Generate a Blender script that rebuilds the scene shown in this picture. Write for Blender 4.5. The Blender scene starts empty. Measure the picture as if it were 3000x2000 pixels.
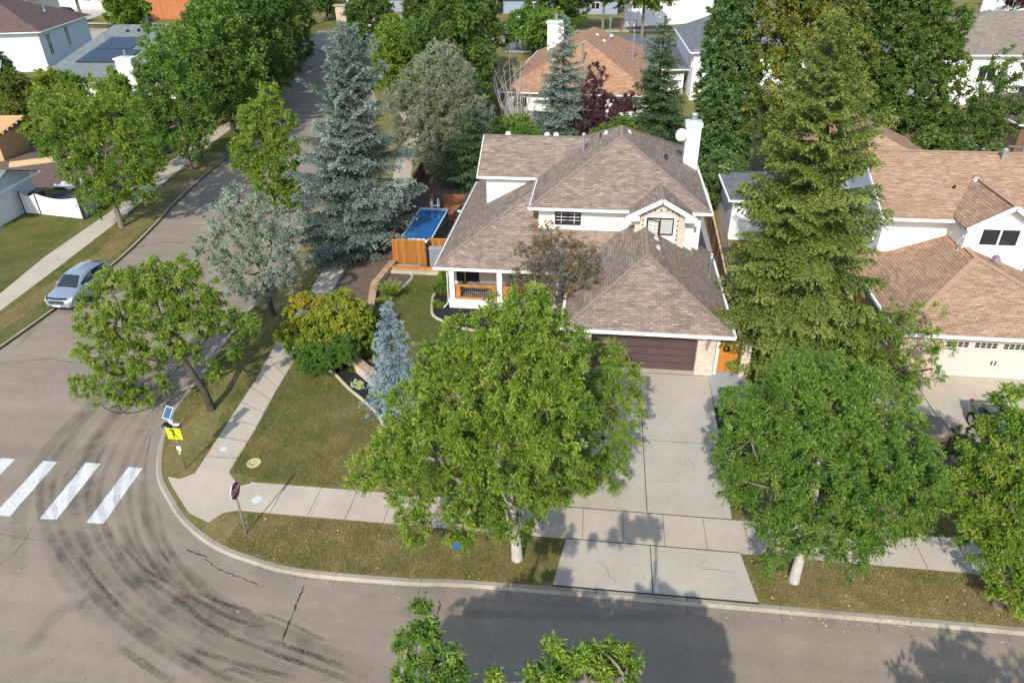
import bpy, bmesh, math, random
import numpy as np
from mathutils import Vector, Matrix
random.seed(7)
RNG = np.random.default_rng(11)
sc = bpy.context.scene
PI = math.pi
# ------------------------------------------------------------------ camera
F_PX, YAW, PITCH, ROLL, CAM_H = 2091.35, -0.12825553, 0.54104438, -0.01268633, 20.0
_f = Vector((math.sin(YAW)*math.cos(PITCH), math.cos(YAW)*math.cos(PITCH), -math.sin(PITCH)))
_r = Vector((math.cos(YAW), -math.sin(YAW), 0)); _u = _r.cross(_f)
_R = _r*math.cos(ROLL)+_u*math.sin(ROLL); _U = -_r*math.sin(ROLL)+_u*math.cos(ROLL)
cam = bpy.data.objects.new("camera", bpy.data.cameras.new("camera"))
sc.collection.objects.link(cam); sc.camera = cam
cam.matrix_world = Matrix(((_R.x,_U.x,-_f.x,0),(_R.y,_U.y,-_f.y,0),(_R.z,_U.z,-_f.z,CAM_H),(0,0,0,1)))
cam.data.sensor_width = 36; cam.data.lens = 36*F_PX/3000
cam.data.clip_start = 0.5; cam.data.clip_end = 3000
def G(px, py, z=0.0):
    """survey helper: ground position (x, y) of a photographed point known to lie at height z"""
    d = _R*((px-1500)/F_PX) - _U*((py-1000)/F_PX) + _f
    t = (z-CAM_H)/d.z
    return (d.x*t, d.y*t)
# ------------------------------------------------------------------ light
SUN_EL = math.radians(36.0); sdx, sdy = -0.155, -0.988
w = bpy.data.worlds.new("World"); sc.world = w; w.use_nodes = True
nt = w.node_tree; bg = nt.nodes['Background']
sky = nt.nodes.new('ShaderNodeTexSky'); sky.sky_type = 'NISHITA'; sky.sun_disc = False
sky.sun_elevation = SUN_EL; sky.sun_rotation = math.atan2(sdx, sdy)
nt.links.new(sky.outputs[0], bg.inputs[0]); bg.inputs[1].default_value = 0.15
sl = bpy.data.lights.new("sun", 'SUN'); sl.energy = 2.7; sl.angle = math.radians(0.5); sl.color = (1, 0.94, 0.84)
so = bpy.data.objects.new("sun", sl); sc.collection.objects.link(so)
so.rotation_euler = Vector((-sdx*math.cos(SUN_EL), -sdy*math.cos(SUN_EL), -math.sin(SUN_EL))).to_track_quat('-Z', 'Y').to_euler()
sc.view_settings.view_transform = 'Standard'; sc.view_settings.look = 'None'
sc.view_settings.exposure = 0.84; sc.view_settings.gamma = 1.0
sc.cycles.max_bounces = 6; sc.cycles.transparent_max_bounces = 32

# ------------------------------------------------------------------ helpers
def tag(o, label=None, cat=None, group=None, kind=None):
    if label: o['label'] = label
    if cat: o['category'] = cat
    if group: o['group'] = group
    if kind: o['kind'] = kind
    return o
def thing(name, label, cat, loc=(0,0,0), rz=0.0, group=None):
    o = bpy.data.objects.new(name, None); sc.collection.objects.link(o)
    o.location = loc; o.rotation_euler = (0,0,rz); o.empty_display_size = 0.3
    return tag(o, label, cat, group)
class MB:
    """collects geometry for one mesh object; uv in metres for roofs"""
    def __init__(s): s.v=[]; s.f=[]; s.m=[]; s.uv={}; s.sm=set()
    def add(s, vs, fs, m=0, smooth=False):
        n=len(s.v); s.v+= [tuple(v) for v in vs]
        for f in fs:
            if smooth: s.sm.add(len(s.f))
            s.f.append([i+n for i in f]); s.m.append(m)
        return s
    def box(s, x0,x1,y0,y1,z0,z1, m=0):
        if x0>x1: x0,x1=x1,x0
        if y0>y1: y0,y1=y1,y0
        vs=[(x,y,z) for z in (z0,z1) for y in (y0,y1) for x in (x0,x1)]
        return s.add(vs,[(0,2,3,1),(4,5,7,6),(0,1,5,4),(2,6,7,3),(0,4,6,2),(1,3,7,5)],m)
    def bar(s, a, b, w_, h_, m=0, up=(0,0,1)):
        a=Vector(a); b=Vector(b); d=(b-a).normalized(); up=Vector(up)
        if abs(d.dot(up))>0.98: up=Vector((0,1,0))
        r=d.cross(up).normalized()*w_/2; u=r.cross(d).normalized()*h_/2
        vs=[p+sx*r+sz*u for p in (a,b) for sx,sz in ((-1,-1),(1,-1),(1,1),(-1,1))]
        return s.add(vs,[(0,1,2,3),(7,6,5,4),(0,4,5,1),(1,5,6,2),(2,6,7,3),(3,7,4,0)],m)
    def tube(s, pts, rad, n=6, m=0, cap=True):
        pts=[Vector(p) for p in pts]; k=len(pts)
        if not hasattr(rad,'__len__'): rad=[rad]*k
        vs=[]; 
        for i,p in enumerate(pts):
            d=(pts[min(i+1,k-1)]-pts[max(i-1,0)]).normalized()
            up=Vector((0,0,1)) if abs(d.z)<0.9 else Vector((0,1,0))
            r=d.cross(up).normalized(); u=r.cross(d)
            for j in range(n):
                a=2*PI*j/n; vs.append(p+(r*math.cos(a)+u*math.sin(a))*rad[i])
        fs=[(i*n+j,i*n+(j+1)%n,(i+1)*n+(j+1)%n,(i+1)*n+j) for i in range(k-1) for j in range(n)]
        if cap: fs+= [tuple(range(n))[::-1], tuple((k-1)*n+j for j in range(n))]
        return s.add(vs,fs,m,True)
    def cyl(s, x,y,z0,z1,r0,r1=None,n=16,m=0):
        r1=r0 if r1 is None else r1
        vs=[(x+r*math.cos(2*PI*j/n),y+r*math.sin(2*PI*j/n),z) for z,r in ((z0,r0),(z1,r1)) for j in range(n)]
        return s.add(vs,[(j,(j+1)%n,n+(j+1)%n,n+j) for j in range(n)]+[tuple(range(n))[::-1],tuple(range(n,2*n))],m)
    def prism(s, poly, z0, z1, m=0):
        n=len(poly); vs=[(p[0],p[1],z0) for p in poly]+[(p[0],p[1],z1) for p in poly]
        return s.add(vs,[tuple(range(n))[::-1],tuple(range(n,2*n))]+[(j,(j+1)%n,n+(j+1)%n,n+j) for j in range(n)],m)
    def roofpoly(s, pts, th=0.1, m=0, side=0):
        """first edge = eave; top face gets metre uvs (u along the eave, v up the slope)"""
        P=[Vector(p) for p in pts]; e=(P[1]-P[0]).normalized()
        n=None
        for i in range(2,len(P)):
            c=(P[1]-P[0]).cross(P[i]-P[0])
            if c.length>1e-4: n=c.normalized(); break
        if n.z<0: n=-n; P=P[::-1]; e=(P[-2]-P[-1]).normalized()
        v=n.cross(e); k=len(P); base=len(s.v)
        s.v+=[tuple(p) for p in P]+[tuple(p-Vector((0,0,th))) for p in P]
        s.uv[len(s.f)]=[(p.dot(e),p.dot(v)) for p in P]
        s.f.append([base+i for i in range(k)]); s.m.append(m)
        s.f.append([base+k+i for i in range(k)][::-1]); s.m.append(side)
        for j in range(k):
            a,b=base+j,base+(j+1)%k; s.f.append([a,a+k,b+k,b]); s.m.append(side)
        return s
    def build(s, name, mats, parent=None, bevel=0, subsurf=0):
        me=bpy.data.meshes.new(name); me.from_pydata(s.v,[],s.f); 
        if not isinstance(mats,(list,tuple)): mats=[mats]
        for mt in mats: me.materials.append(mt)
        me.polygons.foreach_set('material_index', s.m)
        if s.sm: me.polygons.foreach_set('use_smooth',[i in s.sm for i in range(len(s.f))])
        if s.uv:
            uvl=me.uv_layers.new(name='UVMap')
            for fi,uvs in s.uv.items():
                p=me.polygons[fi]
                for li,uv in zip(p.loop_indices,uvs): uvl.data[li].uv=uv
        me.update()
        o=bpy.data.objects.new(name,me); sc.collection.objects.link(o)
        if parent: o.parent=parent
        if bevel:
            b=o.modifiers.new('bevel','BEVEL'); b.width=bevel; b.segments=2; b.limit_method='ANGLE'
        if subsurf:
            b=o.modifiers.new('sub','SUBSURF'); b.levels=subsurf; b.render_levels=subsurf
            for p in me.polygons: p.use_smooth=True
        return o
def copy_tree(o, parent=None):
    c=o.copy(); sc.collection.objects.link(c); c.parent=parent
    for ch in list(o.children): copy_tree(ch,c)
    return c

# ------------------------------------------------------------------ materials
def L(r,g,b): return tuple(((c/255)/12.92 if c/255<=0.04045 else ((c/255+0.055)/1.055)**2.4) for c in (r,g,b))+(1,)
def mat(name, col, rough=0.8, metal=0.0, spec=0.3):
    m=bpy.data.materials.new(name); m.use_nodes=True; b=m.node_tree.nodes['Principled BSDF']
    b.inputs['Base Color'].default_value=(*col[:3],1); b.inputs['Roughness'].default_value=rough
    b.inputs['Metallic'].default_value=metal; b.inputs['Specular IOR Level'].default_value=spec
    return m
def nd(m,t,**k):
    n=m.node_tree.nodes.new(t)
    for a,b in k.items():
        if a in n.inputs: n.inputs[a].default_value=b
        else: setattr(n,a,b)
    return n
def ln(m,a,b): m.node_tree.links.new(a,b)
def ramp(m,fac,stops):
    r=nd(m,'ShaderNodeValToRGB'); e=r.color_ramp.elements
    while len(e)<len(stops): e.new(0.5)
    for el,(p,c) in zip(e,stops): el.position=p; el.color=(*c[:3],1)
    ln(m,fac,r.inputs[0]); return r.outputs[0]
def noise(m,scale,detail=3,rough=0.6,coord='Object',vec=None):
    tc=nd(m,'ShaderNodeTexCoord'); n=nd(m,'ShaderNodeTexNoise'); n.inputs['Scale'].default_value=scale
    n.inputs['Detail'].default_value=detail; n.inputs['Roughness'].default_value=rough
    ln(m,vec if vec is not None else tc.outputs[coord],n.inputs['Vector']); return n.outputs['Fac']
def mix(m,fac,a,b,mode='MIX'):
    n=nd(m,'ShaderNodeMix',data_type='RGBA',blend_type=mode); n.clamp_factor=True
    for i,x in ((0,fac),(6,a),(7,b)):
        if hasattr(x,'is_output') or isinstance(x,bpy.types.NodeSocket): ln(m,x,n.inputs[i])
        else: n.inputs[i].default_value=x if i==0 else (*x[:3],1)
    return n.outputs[2]
def setc(m,c): ln(m,c,m.node_tree.nodes['Principled BSDF'].inputs['Base Color'])
def bump(m,h,st=0.3,dist=0.02):
    b=nd(m,'ShaderNodeBump'); b.inputs['Strength'].default_value=st; b.inputs['Distance'].default_value=dist
    ln(m,h,b.inputs['Height']); ln(m,b.outputs[0],m.node_tree.nodes['Principled BSDF'].inputs['Normal'])
def noisy(name,c1,c2,scale=1.5,fine=40,fa=0.25,rough=0.85,bst=0.2,spec=0.25,detail=4):
    m=mat(name,c1,rough,spec=spec); a=noise(m,scale,detail)
    base=ramp(m,a,[(0.3,c1),(0.7,c2)])
    f=noise(m,fine,2,0.7); g=ramp(m,f,[(0.3,(1-fa,)*3),(0.7,(1+fa*0.4,)*3)])
    c=mix(m,1.0,base,g,'MULTIPLY'); setc(m,c)
    if bst: bump(m,f,bst,0.02)
    return m
def asphalt(name,c1,c2):
    m=mat(name,c1,0.92,spec=0.2)
    a=noise(m,0.13,5,0.6); b=noise(m,1.1,4,0.7); f=noise(m,38,3,0.8); s=noise(m,9,2,0.9)
    base=ramp(m,a,[(0.32,c1),(0.68,c2)])
    base=mix(m,1.0,base,ramp(m,b,[(0.25,(.88,)*3),(0.75,(1.07,)*3)]),'MULTIPLY')
    base=mix(m,1.0,base,ramp(m,f,[(0.25,(.62,)*3),(0.5,(1,)*3),(0.8,(1.28,)*3)]),'MULTIPLY')
    base=mix(m,1.0,base,ramp(m,s,[(0.22,(.75,)*3),(0.35,(1,)*3)]),'MULTIPLY')
    # faint wheel-polish bands running along the front street
    tc=nd(m,'ShaderNodeTexCoord'); mp=nd(m,'ShaderNodeMapping'); mp.inputs['Scale'].default_value=(0.035,0.9,1); ln(m,tc.outputs['Object'],mp.inputs[0])
    n2=noise(m,1.0,3,0.6,vec=mp.outputs[0]); base=mix(m,1.0,base,ramp(m,n2,[(0.35,(.9,)*3),(0.65,(1.06,)*3)]),'MULTIPLY')
    setc(m,base); bump(m,f,0.35,0.01); return m
ASPH=asphalt('asphalt',(.255,.208,.155),(.31,.255,.192))
ASPHD=asphalt('asphalt_far',(.13,.13,.14),(.18,.18,.18))
def concrete(name,c,var=0.08):
    m=mat(name,c,0.88,spec=0.25)
    a=noise(m,0.5,5,0.65); b=noise(m,3,4,0.7); f=noise(m,55,2,0.8)
    base=mix(m,1.0,c,ramp(m,a,[(0.3,(1-var*1.6,)*3),(0.7,(1+var,)*3)]),'MULTIPLY')
    base=mix(m,1.0,base,ramp(m,b,[(0.25,(.93,.92,.9)),(0.7,(1.03,)*3)]),'MULTIPLY')
    base=mix(m,1.0,base,ramp(m,f,[(0.25,(.86,)*3),(0.75,(1.08,)*3)]),'MULTIPLY')
    st=noise(m,2.2,6,.85); base=mix(m,1.0,base,ramp(m,st,[(0.27,(.70,.68,.66)),(0.36,(1,)*3)]),'MULTIPLY')
    setc(m,base); bump(m,f,0.2,0.005); return m
CONC=concrete('concrete_walk',(.49,.42,.335)); CONCD=concrete('concrete_drive',(.465,.412,.338)); KERB=concrete('concrete_kerb',(.335,.295,.235),.16)
GUT=concrete('concrete_gutter',(.27,.23,.185),.14); CONCG=concrete('concrete_grey',(.36,.37,.39))
EDGE=concrete('edging_concrete',(.42,.38,.29),.15)
def lawnmat(name,g1,g2,dry,dryamt=0.5):
    m=mat(name,g1,0.95,spec=0.08)
    a=noise(m,0.28,4,0.62); b=noise(m,1.2,5,0.72); f=noise(m,14,5,0.95); s=noise(m,4.5,4,0.85)
    gg=ramp(m,b,[(0.3,g1),(0.7,g2)])
    c=mix(m,ramp(m,a,[(dryamt-.14,(0,0,0)),(dryamt+.16,(1,1,1))]),gg,dry)
    d2=noise(m,0.9,6,0.8); c=mix(m,ramp(m,d2,[(.5,(0,0,0)),(.72,(.75,)*3)]),c,dry)
    c=mix(m,1.0,c,ramp(m,s,[(0.3,(.62,.68,.58)),(0.7,(1.22,1.18,1.15))]),'MULTIPLY')
    c=mix(m,1.0,c,ramp(m,f,[(0.34,(.35,.42,.3)),(0.5,(1,)*3),(0.66,(1.7,1.62,1.5))]),'MULTIPLY')
    setc(m,c); bump(m,f,0.8,0.04); return m
LAWN=lawnmat('lawn_mixed',(.09,.11,.026),(.16,.155,.05),(.27,.21,.10),0.48)
LAWNG=lawnmat('lawn_green',(.07,.10,.018),(.12,.13,.036),(.20,.165,.07),0.53)
LAWND=lawnmat('lawn_dry',(.12,.115,.04),(.19,.15,.065),(.29,.215,.115),0.47)
SOIL=noisy('soil_reddish',(.14,.095,.07),(.21,.15,.115),2,30,.5,bst=.6)
MULB=noisy('mulch_black',(.018,.017,.018),(.035,.033,.034),3,25,.6,bst=.8)
MULR=noisy('mulch_brown',(.10,.075,.06),(.17,.13,.105),3,22,.6,bst=.8)
def shingle(name,c1,c2,c3,bw=0.33,rh=0.14):
    m=mat(name,c1,0.92,spec=0.15); tc=nd(m,'ShaderNodeTexCoord')
    br=nd(m,'ShaderNodeTexBrick'); br.offset=0.37; br.inputs['Scale'].default_value=1
    br.inputs['Brick Width'].default_value=bw; br.inputs['Row Height'].default_value=rh
    br.inputs['Mortar Size'].default_value=0.014; br.inputs['Mortar Smooth'].default_value=0.3; br.inputs['Bias'].default_value=0.0
    br.inputs['Color1'].default_value=(*c1,1); br.inputs['Color2'].default_value=(*c2,1); br.inputs['Mortar'].default_value=(*c3,1)
    ln(m,tc.outputs['UV'],br.inputs['Vector'])
    mp=nd(m,'ShaderNodeMapping'); mp.inputs['Scale'].default_value=(2.2,7.1,1); ln(m,tc.outputs['UV'],mp.inputs[0])
    wn=nd(m,'ShaderNodeTexVoronoi'); wn.inputs['Scale'].default_value=1.0; ln(m,mp.outputs[0],wn.inputs['Vector'])
    c=mix(m,1.0,br.outputs['Color'],ramp(m,wn.outputs['Color'],[(0.15,(.80,)*3),(0.85,(1.18,)*3)]),'MULTIPLY')
    a=noise(m,0.5,4,.6); c=mix(m,1.0,c,ramp(m,a,[(0.3,(.92,)*3),(0.7,(1.07,)*3)]),'MULTIPLY')
    f=noise(m,30,2,.8); c=mix(m,1.0,c,ramp(m,f,[(0.3,(.86,)*3),(0.7,(1.1,)*3)]),'MULTIPLY')
    setc(m,c); bump(m,br.outputs['Fac'],-0.5,0.02); return m
SH_MAIN=shingle('shingle_taupe',(.305,.238,.188),(.21,.163,.13),(.12,.093,.076),.36,.155)
SH_TAN=shingle('shingle_tan',(.40,.27,.18),(.33,.21,.135),(.17,.095,.06),.42,.16)
SH_ORG=shingle('shingle_orange',(.42,.25,.15),(.33,.185,.11),(.22,.12,.07),.5,.22)
SH_BRN=shingle('shingle_brown',(.15,.10,.085),(.125,.085,.075),(.075,.05,.045),.5,.22)
SH_GRY=shingle('shingle_grey',(.20,.21,.22),(.145,.15,.16),(.08,.085,.09),.45,.2)
SH_GRN=shingle('shingle_sage',(.23,.26,.24),(.16,.185,.175),(.09,.10,.10),.45,.2)
SH_TAU2=shingle('shingle_far_taupe',(.25,.21,.17),(.21,.175,.145),(.12,.10,.085),.5,.22)
def siding(name,c,pitch=0.115,amt=0.78):
    m=mat(name,c,0.6); tc=nd(m,'ShaderNodeTexCoord'); sp=nd(m,'ShaderNodeSeparateXYZ'); ln(m,tc.outputs['Object'],sp.inputs[0])
    md=nd(m,'ShaderNodeMath',operation='FRACT'); mu=nd(m,'ShaderNodeMath',operation='MULTIPLY'); mu.inputs[1].default_value=1/pitch
    ln(m,sp.outputs[2],mu.inputs[0]); ln(m,mu.outputs[0],md.inputs[0])
    g=ramp(m,md.outputs[0],[(0.0,(amt,)*3),(0.14,(1,)*3)]); n=noise(m,.8,3); 
    setc(m,mix(m,1.0,mix(m,1.0,c,g,'MULTIPLY'),ramp(m,n,[(.3,(.94,)*3),(.7,(1.02,)*3)]),'MULTIPLY')); return m
STUC=noisy('stucco_cream',(.74,.71,.64),(.80,.77,.71),1.2,60,.06,bst=.15)
WHITE=noisy('painted_white',(.78,.77,.74),(.82,.81,.79),2,20,.04,rough=.5,bst=0)
SIDW=siding('siding_white',(.80,.79,.77)); SIDB=siding('siding_blue_white',(.60,.66,.72),.2,.85); SIDG=siding('siding_grey_blue',(.62,.67,.68),.12,.8)
def brick(name,c1,c2,mo,coord='Object',bw=.22,rh=.075,rot=None):
    m=mat(name,c1,0.9,spec=.15); tc=nd(m,'ShaderNodeTexCoord'); sp=nd(m,'ShaderNodeSeparateXYZ'); cb=nd(m,'ShaderNodeCombineXYZ')
    ln(m,tc.outputs['Object'],sp.inputs[0]); ad=nd(m,'ShaderNodeMath',operation='ADD'); ln(m,sp.outputs[0],ad.inputs[0]); ln(m,sp.outputs[1],ad.inputs[1])
    ln(m,ad.outputs[0],cb.inputs[0]); ln(m,sp.outputs[2],cb.inputs[1])
    br=nd(m,'ShaderNodeTexBrick'); br.inputs['Scale'].default_value=1; br.inputs['Brick Width'].default_value=bw; br.inputs['Row Height'].default_value=rh
    br.inputs['Mortar Size'].default_value=.008; br.inputs['Color1'].default_value=(*c1,1); br.inputs['Color2'].default_value=(*c2,1); br.inputs['Mortar'].default_value=(*mo,1)
    ln(m,cb.outputs[0],br.inputs['Vector']); n=noise(m,3,4,.7)
    setc(m,mix(m,1.0,br.outputs['Color'],ramp(m,n,[(.3,(.85,)*3),(.7,(1.08,)*3)]),'MULTIPLY')); bump(m,br.outputs['Fac'],-.4,.01); return m
BRK=brick('brick_buff',(.62,.52,.43),(.46,.36,.29),(.58,.53,.46)); BRKT=brick('brick_tan',(.52,.40,.30),(.42,.31,.23),(.5,.42,.34))
BRKR=brick('brick_retaining',(.36,.22,.14),(.48,.33,.20),(.42,.36,.3),bw=.3,rh=.1)
WOODO=noisy('cedar_orange',(.40,.16,.035),(.55,.25,.06),3,14,.3,rough=.55,bst=.2)
def boards(name,c1,c2,axis=0,pitch=0.14,gap=.35):
    m=mat(name,c1,0.65,spec=.2); tc=nd(m,'ShaderNodeTexCoord'); sp=nd(m,'ShaderNodeSeparateXYZ'); ln(m,tc.outputs['Object'],sp.inputs[0])
    mu=nd(m,'ShaderNodeMath',operation='MULTIPLY'); mu.inputs[1].default_value=1/pitch
    if axis==3:
        ad=nd(m,'ShaderNodeMath',operation='ADD'); ln(m,sp.outputs[0],ad.inputs[0]); ln(m,sp.outputs[1],ad.inputs[1]); ln(m,ad.outputs[0],mu.inputs[0])
    else: ln(m,sp.outputs[axis],mu.inputs[0])
    fr=nd(m,'ShaderNodeMath',operation='FRACT'); fl=nd(m,'ShaderNodeMath',operation='FLOOR'); ln(m,mu.outputs[0],fr.inputs[0]); ln(m,mu.outputs[0],fl.inputs[0])
    wn=nd(m,'ShaderNodeTexWhiteNoise',noise_dimensions='1D'); ln(m,fl.outputs[0],wn.inputs['W'])
    c=mix(m,wn.outputs['Value'],c1,c2); g=ramp(m,fr.outputs[0],[(0,(gap,)*3),(0.09,(1,)*3)])
    mp=nd(m,'ShaderNodeMapping'); mp.inputs['Scale'].default_value=(14,14,1.2); ln(m,tc.outputs['Object'],mp.inputs[0]); n=noise(m,1,4,.7,vec=mp.outputs[0])
    c=mix(m,1.0,mix(m,1.0,c,g,'MULTIPLY'),ramp(m,n,[(.3,(.72,)*3),(.7,(1.15,)*3)]),'MULTIPLY'); setc(m,c); return m
BRD_O=boards('fence_boards_cedar',(.40,.18,.045),(.28,.11,.025),3); BRD_B=boards('fence_boards_brown',(.16,.09,.05),(.22,.13,.07),3)
BRD_W=boards('fence_boards_white',(.72,.72,.72),(.8,.8,.8),3,.16,.45); BRD_G=boards('fence_boards_grey',(.16,.18,.18),(.2,.22,.22),3,.15,.6)
BRD_R=boards('fence_boards_rust',(.42,.15,.06),(.52,.2,.08),3,.2); DECK=boards('deck_boards',(.36,.15,.055),(.27,.10,.04),1,.14,.4)
PLY=noisy('plywood',(.50,.29,.13),(.60,.38,.18),1.5,12,.15); LUM=noisy('lumber',(.62,.45,.25),(.7,.52,.3),2,12,.2)
BLACK=mat('black_plastic',(.012,.012,.013),.5); DARK=mat('dark_metal',(.05,.05,.055),.45,.3); GALV=mat('galvanised',(.45,.46,.46),.42,.8)
ALU=mat('aluminium_white',(.7,.7,.7),.4,.2); GLASS=mat('window_glass',(.02,.025,.03),.06,spec=.8); GLASSL=mat('window_glass_blind',(.42,.43,.42),.15,spec=.6)
FRBR=mat('window_frame_brown',(.05,.025,.02),.5); GDOOR=noisy('garage_door_brown',(.085,.052,.05),(.10,.066,.066),1,30,.1,rough=.42,bst=0,spec=.4)
GD2=mat('garage_door_cream',(.50,.47,.415),.6); BARK=noisy('bark_grey',(.16,.13,.10),(.26,.22,.18),3,18,.5,bst=.8)
BARKD=noisy('bark_dark',(.05,.04,.033),(.09,.07,.055),3,18,.5,bst=.8); BARKL=noisy('bark_pale',(.42,.38,.34),(.55,.51,.46),3,18,.3,bst=.6)
PAINTW=noisy('road_paint_white',(.64,.64,.62),(.75,.75,.73),1.2,18,.3,rough=.8,bst=0)
def _wear():
    m=PAINTW; b=m.node_tree.nodes['Principled BSDF']; n=noise(m,16,5,.9); n2=noise(m,1.1,3,.6)
    a=mix(m,1.0,ramp(m,n,[(.36,(0,0,0)),(.44,(1,1,1))]),ramp(m,n2,[(.25,(1,1,1)),(.8,(1,1,1))]),'MULTIPLY'); ln(m,a,b.inputs['Alpha'])
_wear()
RED=mat('sign_red',(.22,.012,.02),.5); SIGNW=mat('sign_white',(.8,.8,.8),.5); YELL=mat('sign_fluorescent',(.72,.80,.02),.5)
SOLAR=mat('solar_cells',(.012,.014,.022),.25,spec=.7); TARP=mat('tarp_grey',(.42,.44,.5),.5)
TYRE=mat('tyre_rubber',(.015,.015,.015),.8); RIM=mat('rim_alloy',(.5,.5,.52),.3,.9)
def water():
    m=mat('pool_water',(.005,.10,.30),.06,spec=.6); n=noise(m,1.2,4,.6); setc(m,ramp(m,n,[(.3,(.002,.075,.26)),(.7,(.008,.14,.36))]))
    n2=noise(m,5,3); bump(m,n2,.12,.03); return m
WATER=water()
def carpaint(n,c,r=.25,mt=.4):
    m=mat(n,c,r,mt,.6); b=m.node_tree.nodes['Principled BSDF']; b.inputs['Coat Weight'].default_value=.7; b.inputs['Coat Roughness'].default_value=.05; return m
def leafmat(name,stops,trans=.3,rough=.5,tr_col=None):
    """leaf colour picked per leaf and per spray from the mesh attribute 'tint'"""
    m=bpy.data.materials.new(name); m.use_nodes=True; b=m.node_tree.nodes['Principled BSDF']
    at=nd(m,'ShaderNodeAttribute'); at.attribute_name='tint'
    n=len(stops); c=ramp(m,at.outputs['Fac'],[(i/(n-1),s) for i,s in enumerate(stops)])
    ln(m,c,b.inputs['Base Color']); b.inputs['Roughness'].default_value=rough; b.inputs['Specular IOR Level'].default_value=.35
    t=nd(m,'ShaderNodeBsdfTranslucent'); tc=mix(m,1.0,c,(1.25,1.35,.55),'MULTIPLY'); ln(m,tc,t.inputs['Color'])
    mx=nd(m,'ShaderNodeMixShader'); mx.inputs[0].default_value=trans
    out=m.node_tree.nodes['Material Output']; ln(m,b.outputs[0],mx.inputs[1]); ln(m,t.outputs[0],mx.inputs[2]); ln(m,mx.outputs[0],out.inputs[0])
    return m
LF_ASH=leafmat('leaf_ash',[(.055,.12,.010),(.115,.205,.017),(.20,.29,.03),(.34,.38,.08)])
LF_ASHD=leafmat('leaf_ash_deep',[(.045,.105,.014),(.085,.17,.02),(.145,.235,.032),(.25,.32,.065)])
LF_DK=leafmat('leaf_elm_dark',[(.035,.08,.013),(.065,.125,.018),(.11,.18,.028),(.18,.235,.05)])
LF_YG=leafmat('leaf_yellow_green',[(.06,.13,.012),(.105,.195,.018),(.17,.26,.028),(.34,.36,.05)])
LF_YEL=leafmat('leaf_maple_turning',[(.06,.13,.014),(.15,.23,.02),(.31,.34,.03),(.46,.29,.04)])
LF_AUT=leafmat('leaf_oak_turning',[(.045,.10,.015),(.09,.15,.02),(.17,.19,.03),(.30,.20,.035)])
LF_GRY=leafmat('leaf_willow_grey',[(.10,.12,.075),(.17,.19,.12),(.24,.26,.17),(.33,.34,.24)],.15)
LF_SIL=leafmat('leaf_russian_olive',[(.11,.15,.10),(.18,.23,.16),(.27,.32,.24),(.40,.45,.37)],.12)
LF_PUR=leafmat('leaf_purple',[(.03,.012,.018),(.06,.022,.03),(.10,.035,.04),(.14,.07,.05)],.2)
LF_POP=leafmat('leaf_poplar',[(.03,.08,.016),(.06,.13,.026),(.11,.19,.05),(.24,.31,.13)],.2,.35)
LF_JUN=leafmat('needle_juniper',[(.03,.08,.01),(.05,.13,.012),(.085,.185,.02),(.13,.23,.03)],.15)
ND_GRN=leafmat('needle_green',[(.05,.075,.012),(.095,.14,.02),(.155,.205,.036),(.26,.29,.08)],.15,.6)
ND_DGR=leafmat('needle_dark_green',[(.025,.055,.02),(.04,.085,.03),(.065,.12,.042),(.10,.16,.06)],.1,.6)
ND_BLU=leafmat('needle_blue',[(.05,.08,.055),(.10,.145,.11),(.18,.235,.195),(.31,.375,.335)],.1,.6)
ND_SKY=leafmat('needle_pale_blue',[(.09,.14,.16),(.16,.23,.26),(.25,.34,.38),(.36,.46,.50)],.1,.6)
LF_GRS=leafmat('leaf_grass',[(.07,.13,.01),(.12,.2,.02),(.2,.27,.04),(.3,.3,.08)],.3)
LF_TAN=leafmat('leaf_grass_tan',[(.13,.12,.03),(.25,.2,.06),(.38,.27,.1),(.42,.22,.09)],.3)
LF_BRY=leafmat('leaf_mountain_ash',[(.07,.055,.055),(.12,.095,.09),(.15,.13,.09),(.09,.14,.03),(.42,.13,.03)],.2)

# ------------------------------------------------------------------ foliage
def unit(a): return a/np.maximum(np.linalg.norm(a,axis=1,keepdims=True),1e-9)
def leaf_mesh(name, P, D, ln_, wd, tint, mt, parent=None, droop=.0, upn=.75):
    """P leaf bases (N,3), D leaf directions, one kite-shaped leaf each"""
    n=len(P); D=unit(D); rv=RNG.normal(size=(n,3))*upn+np.array([-.1,-.45,.9]); S=unit(np.cross(D,rv)); 
    ln_=np.broadcast_to(ln_,(n,))[:,None]; wd=np.broadcast_to(wd,(n,))[:,None]
    N=np.cross(D,S)
    V=np.empty((n,4,3)); V[:,0]=P; V[:,1]=P+D*ln_*.45+S*wd*.5+N*wd*.12; V[:,2]=P+D*ln_; V[:,3]=P+D*ln_*.45-S*wd*.5+N*wd*.12
    V[:,2,2]-=droop*ln_[:,0]
    me=bpy.data.meshes.new(name); me.vertices.add(n*4); me.vertices.foreach_set('co',V.reshape(-1).astype(np.float32))
    me.loops.add(n*4); me.loops.foreach_set('vertex_index',np.arange(n*4,dtype=np.int32))
    me.polygons.add(n); me.polygons.foreach_set('loop_start',np.arange(0,n*4,4,dtype=np.int32)); me.polygons.foreach_set('loop_total',np.full(n,4,dtype=np.int32))
    at=me.attributes.new('tint','FLOAT','POINT'); at.data.foreach_set('value',np.repeat(np.clip(tint,0,1),4).astype(np.float32))
    me.materials.append(mt); me.update(calc_edges=True); me.validate()
    o=bpy.data.objects.new(name,me); sc.collection.objects.link(o)
    if parent: o.parent=parent
    return o
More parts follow.
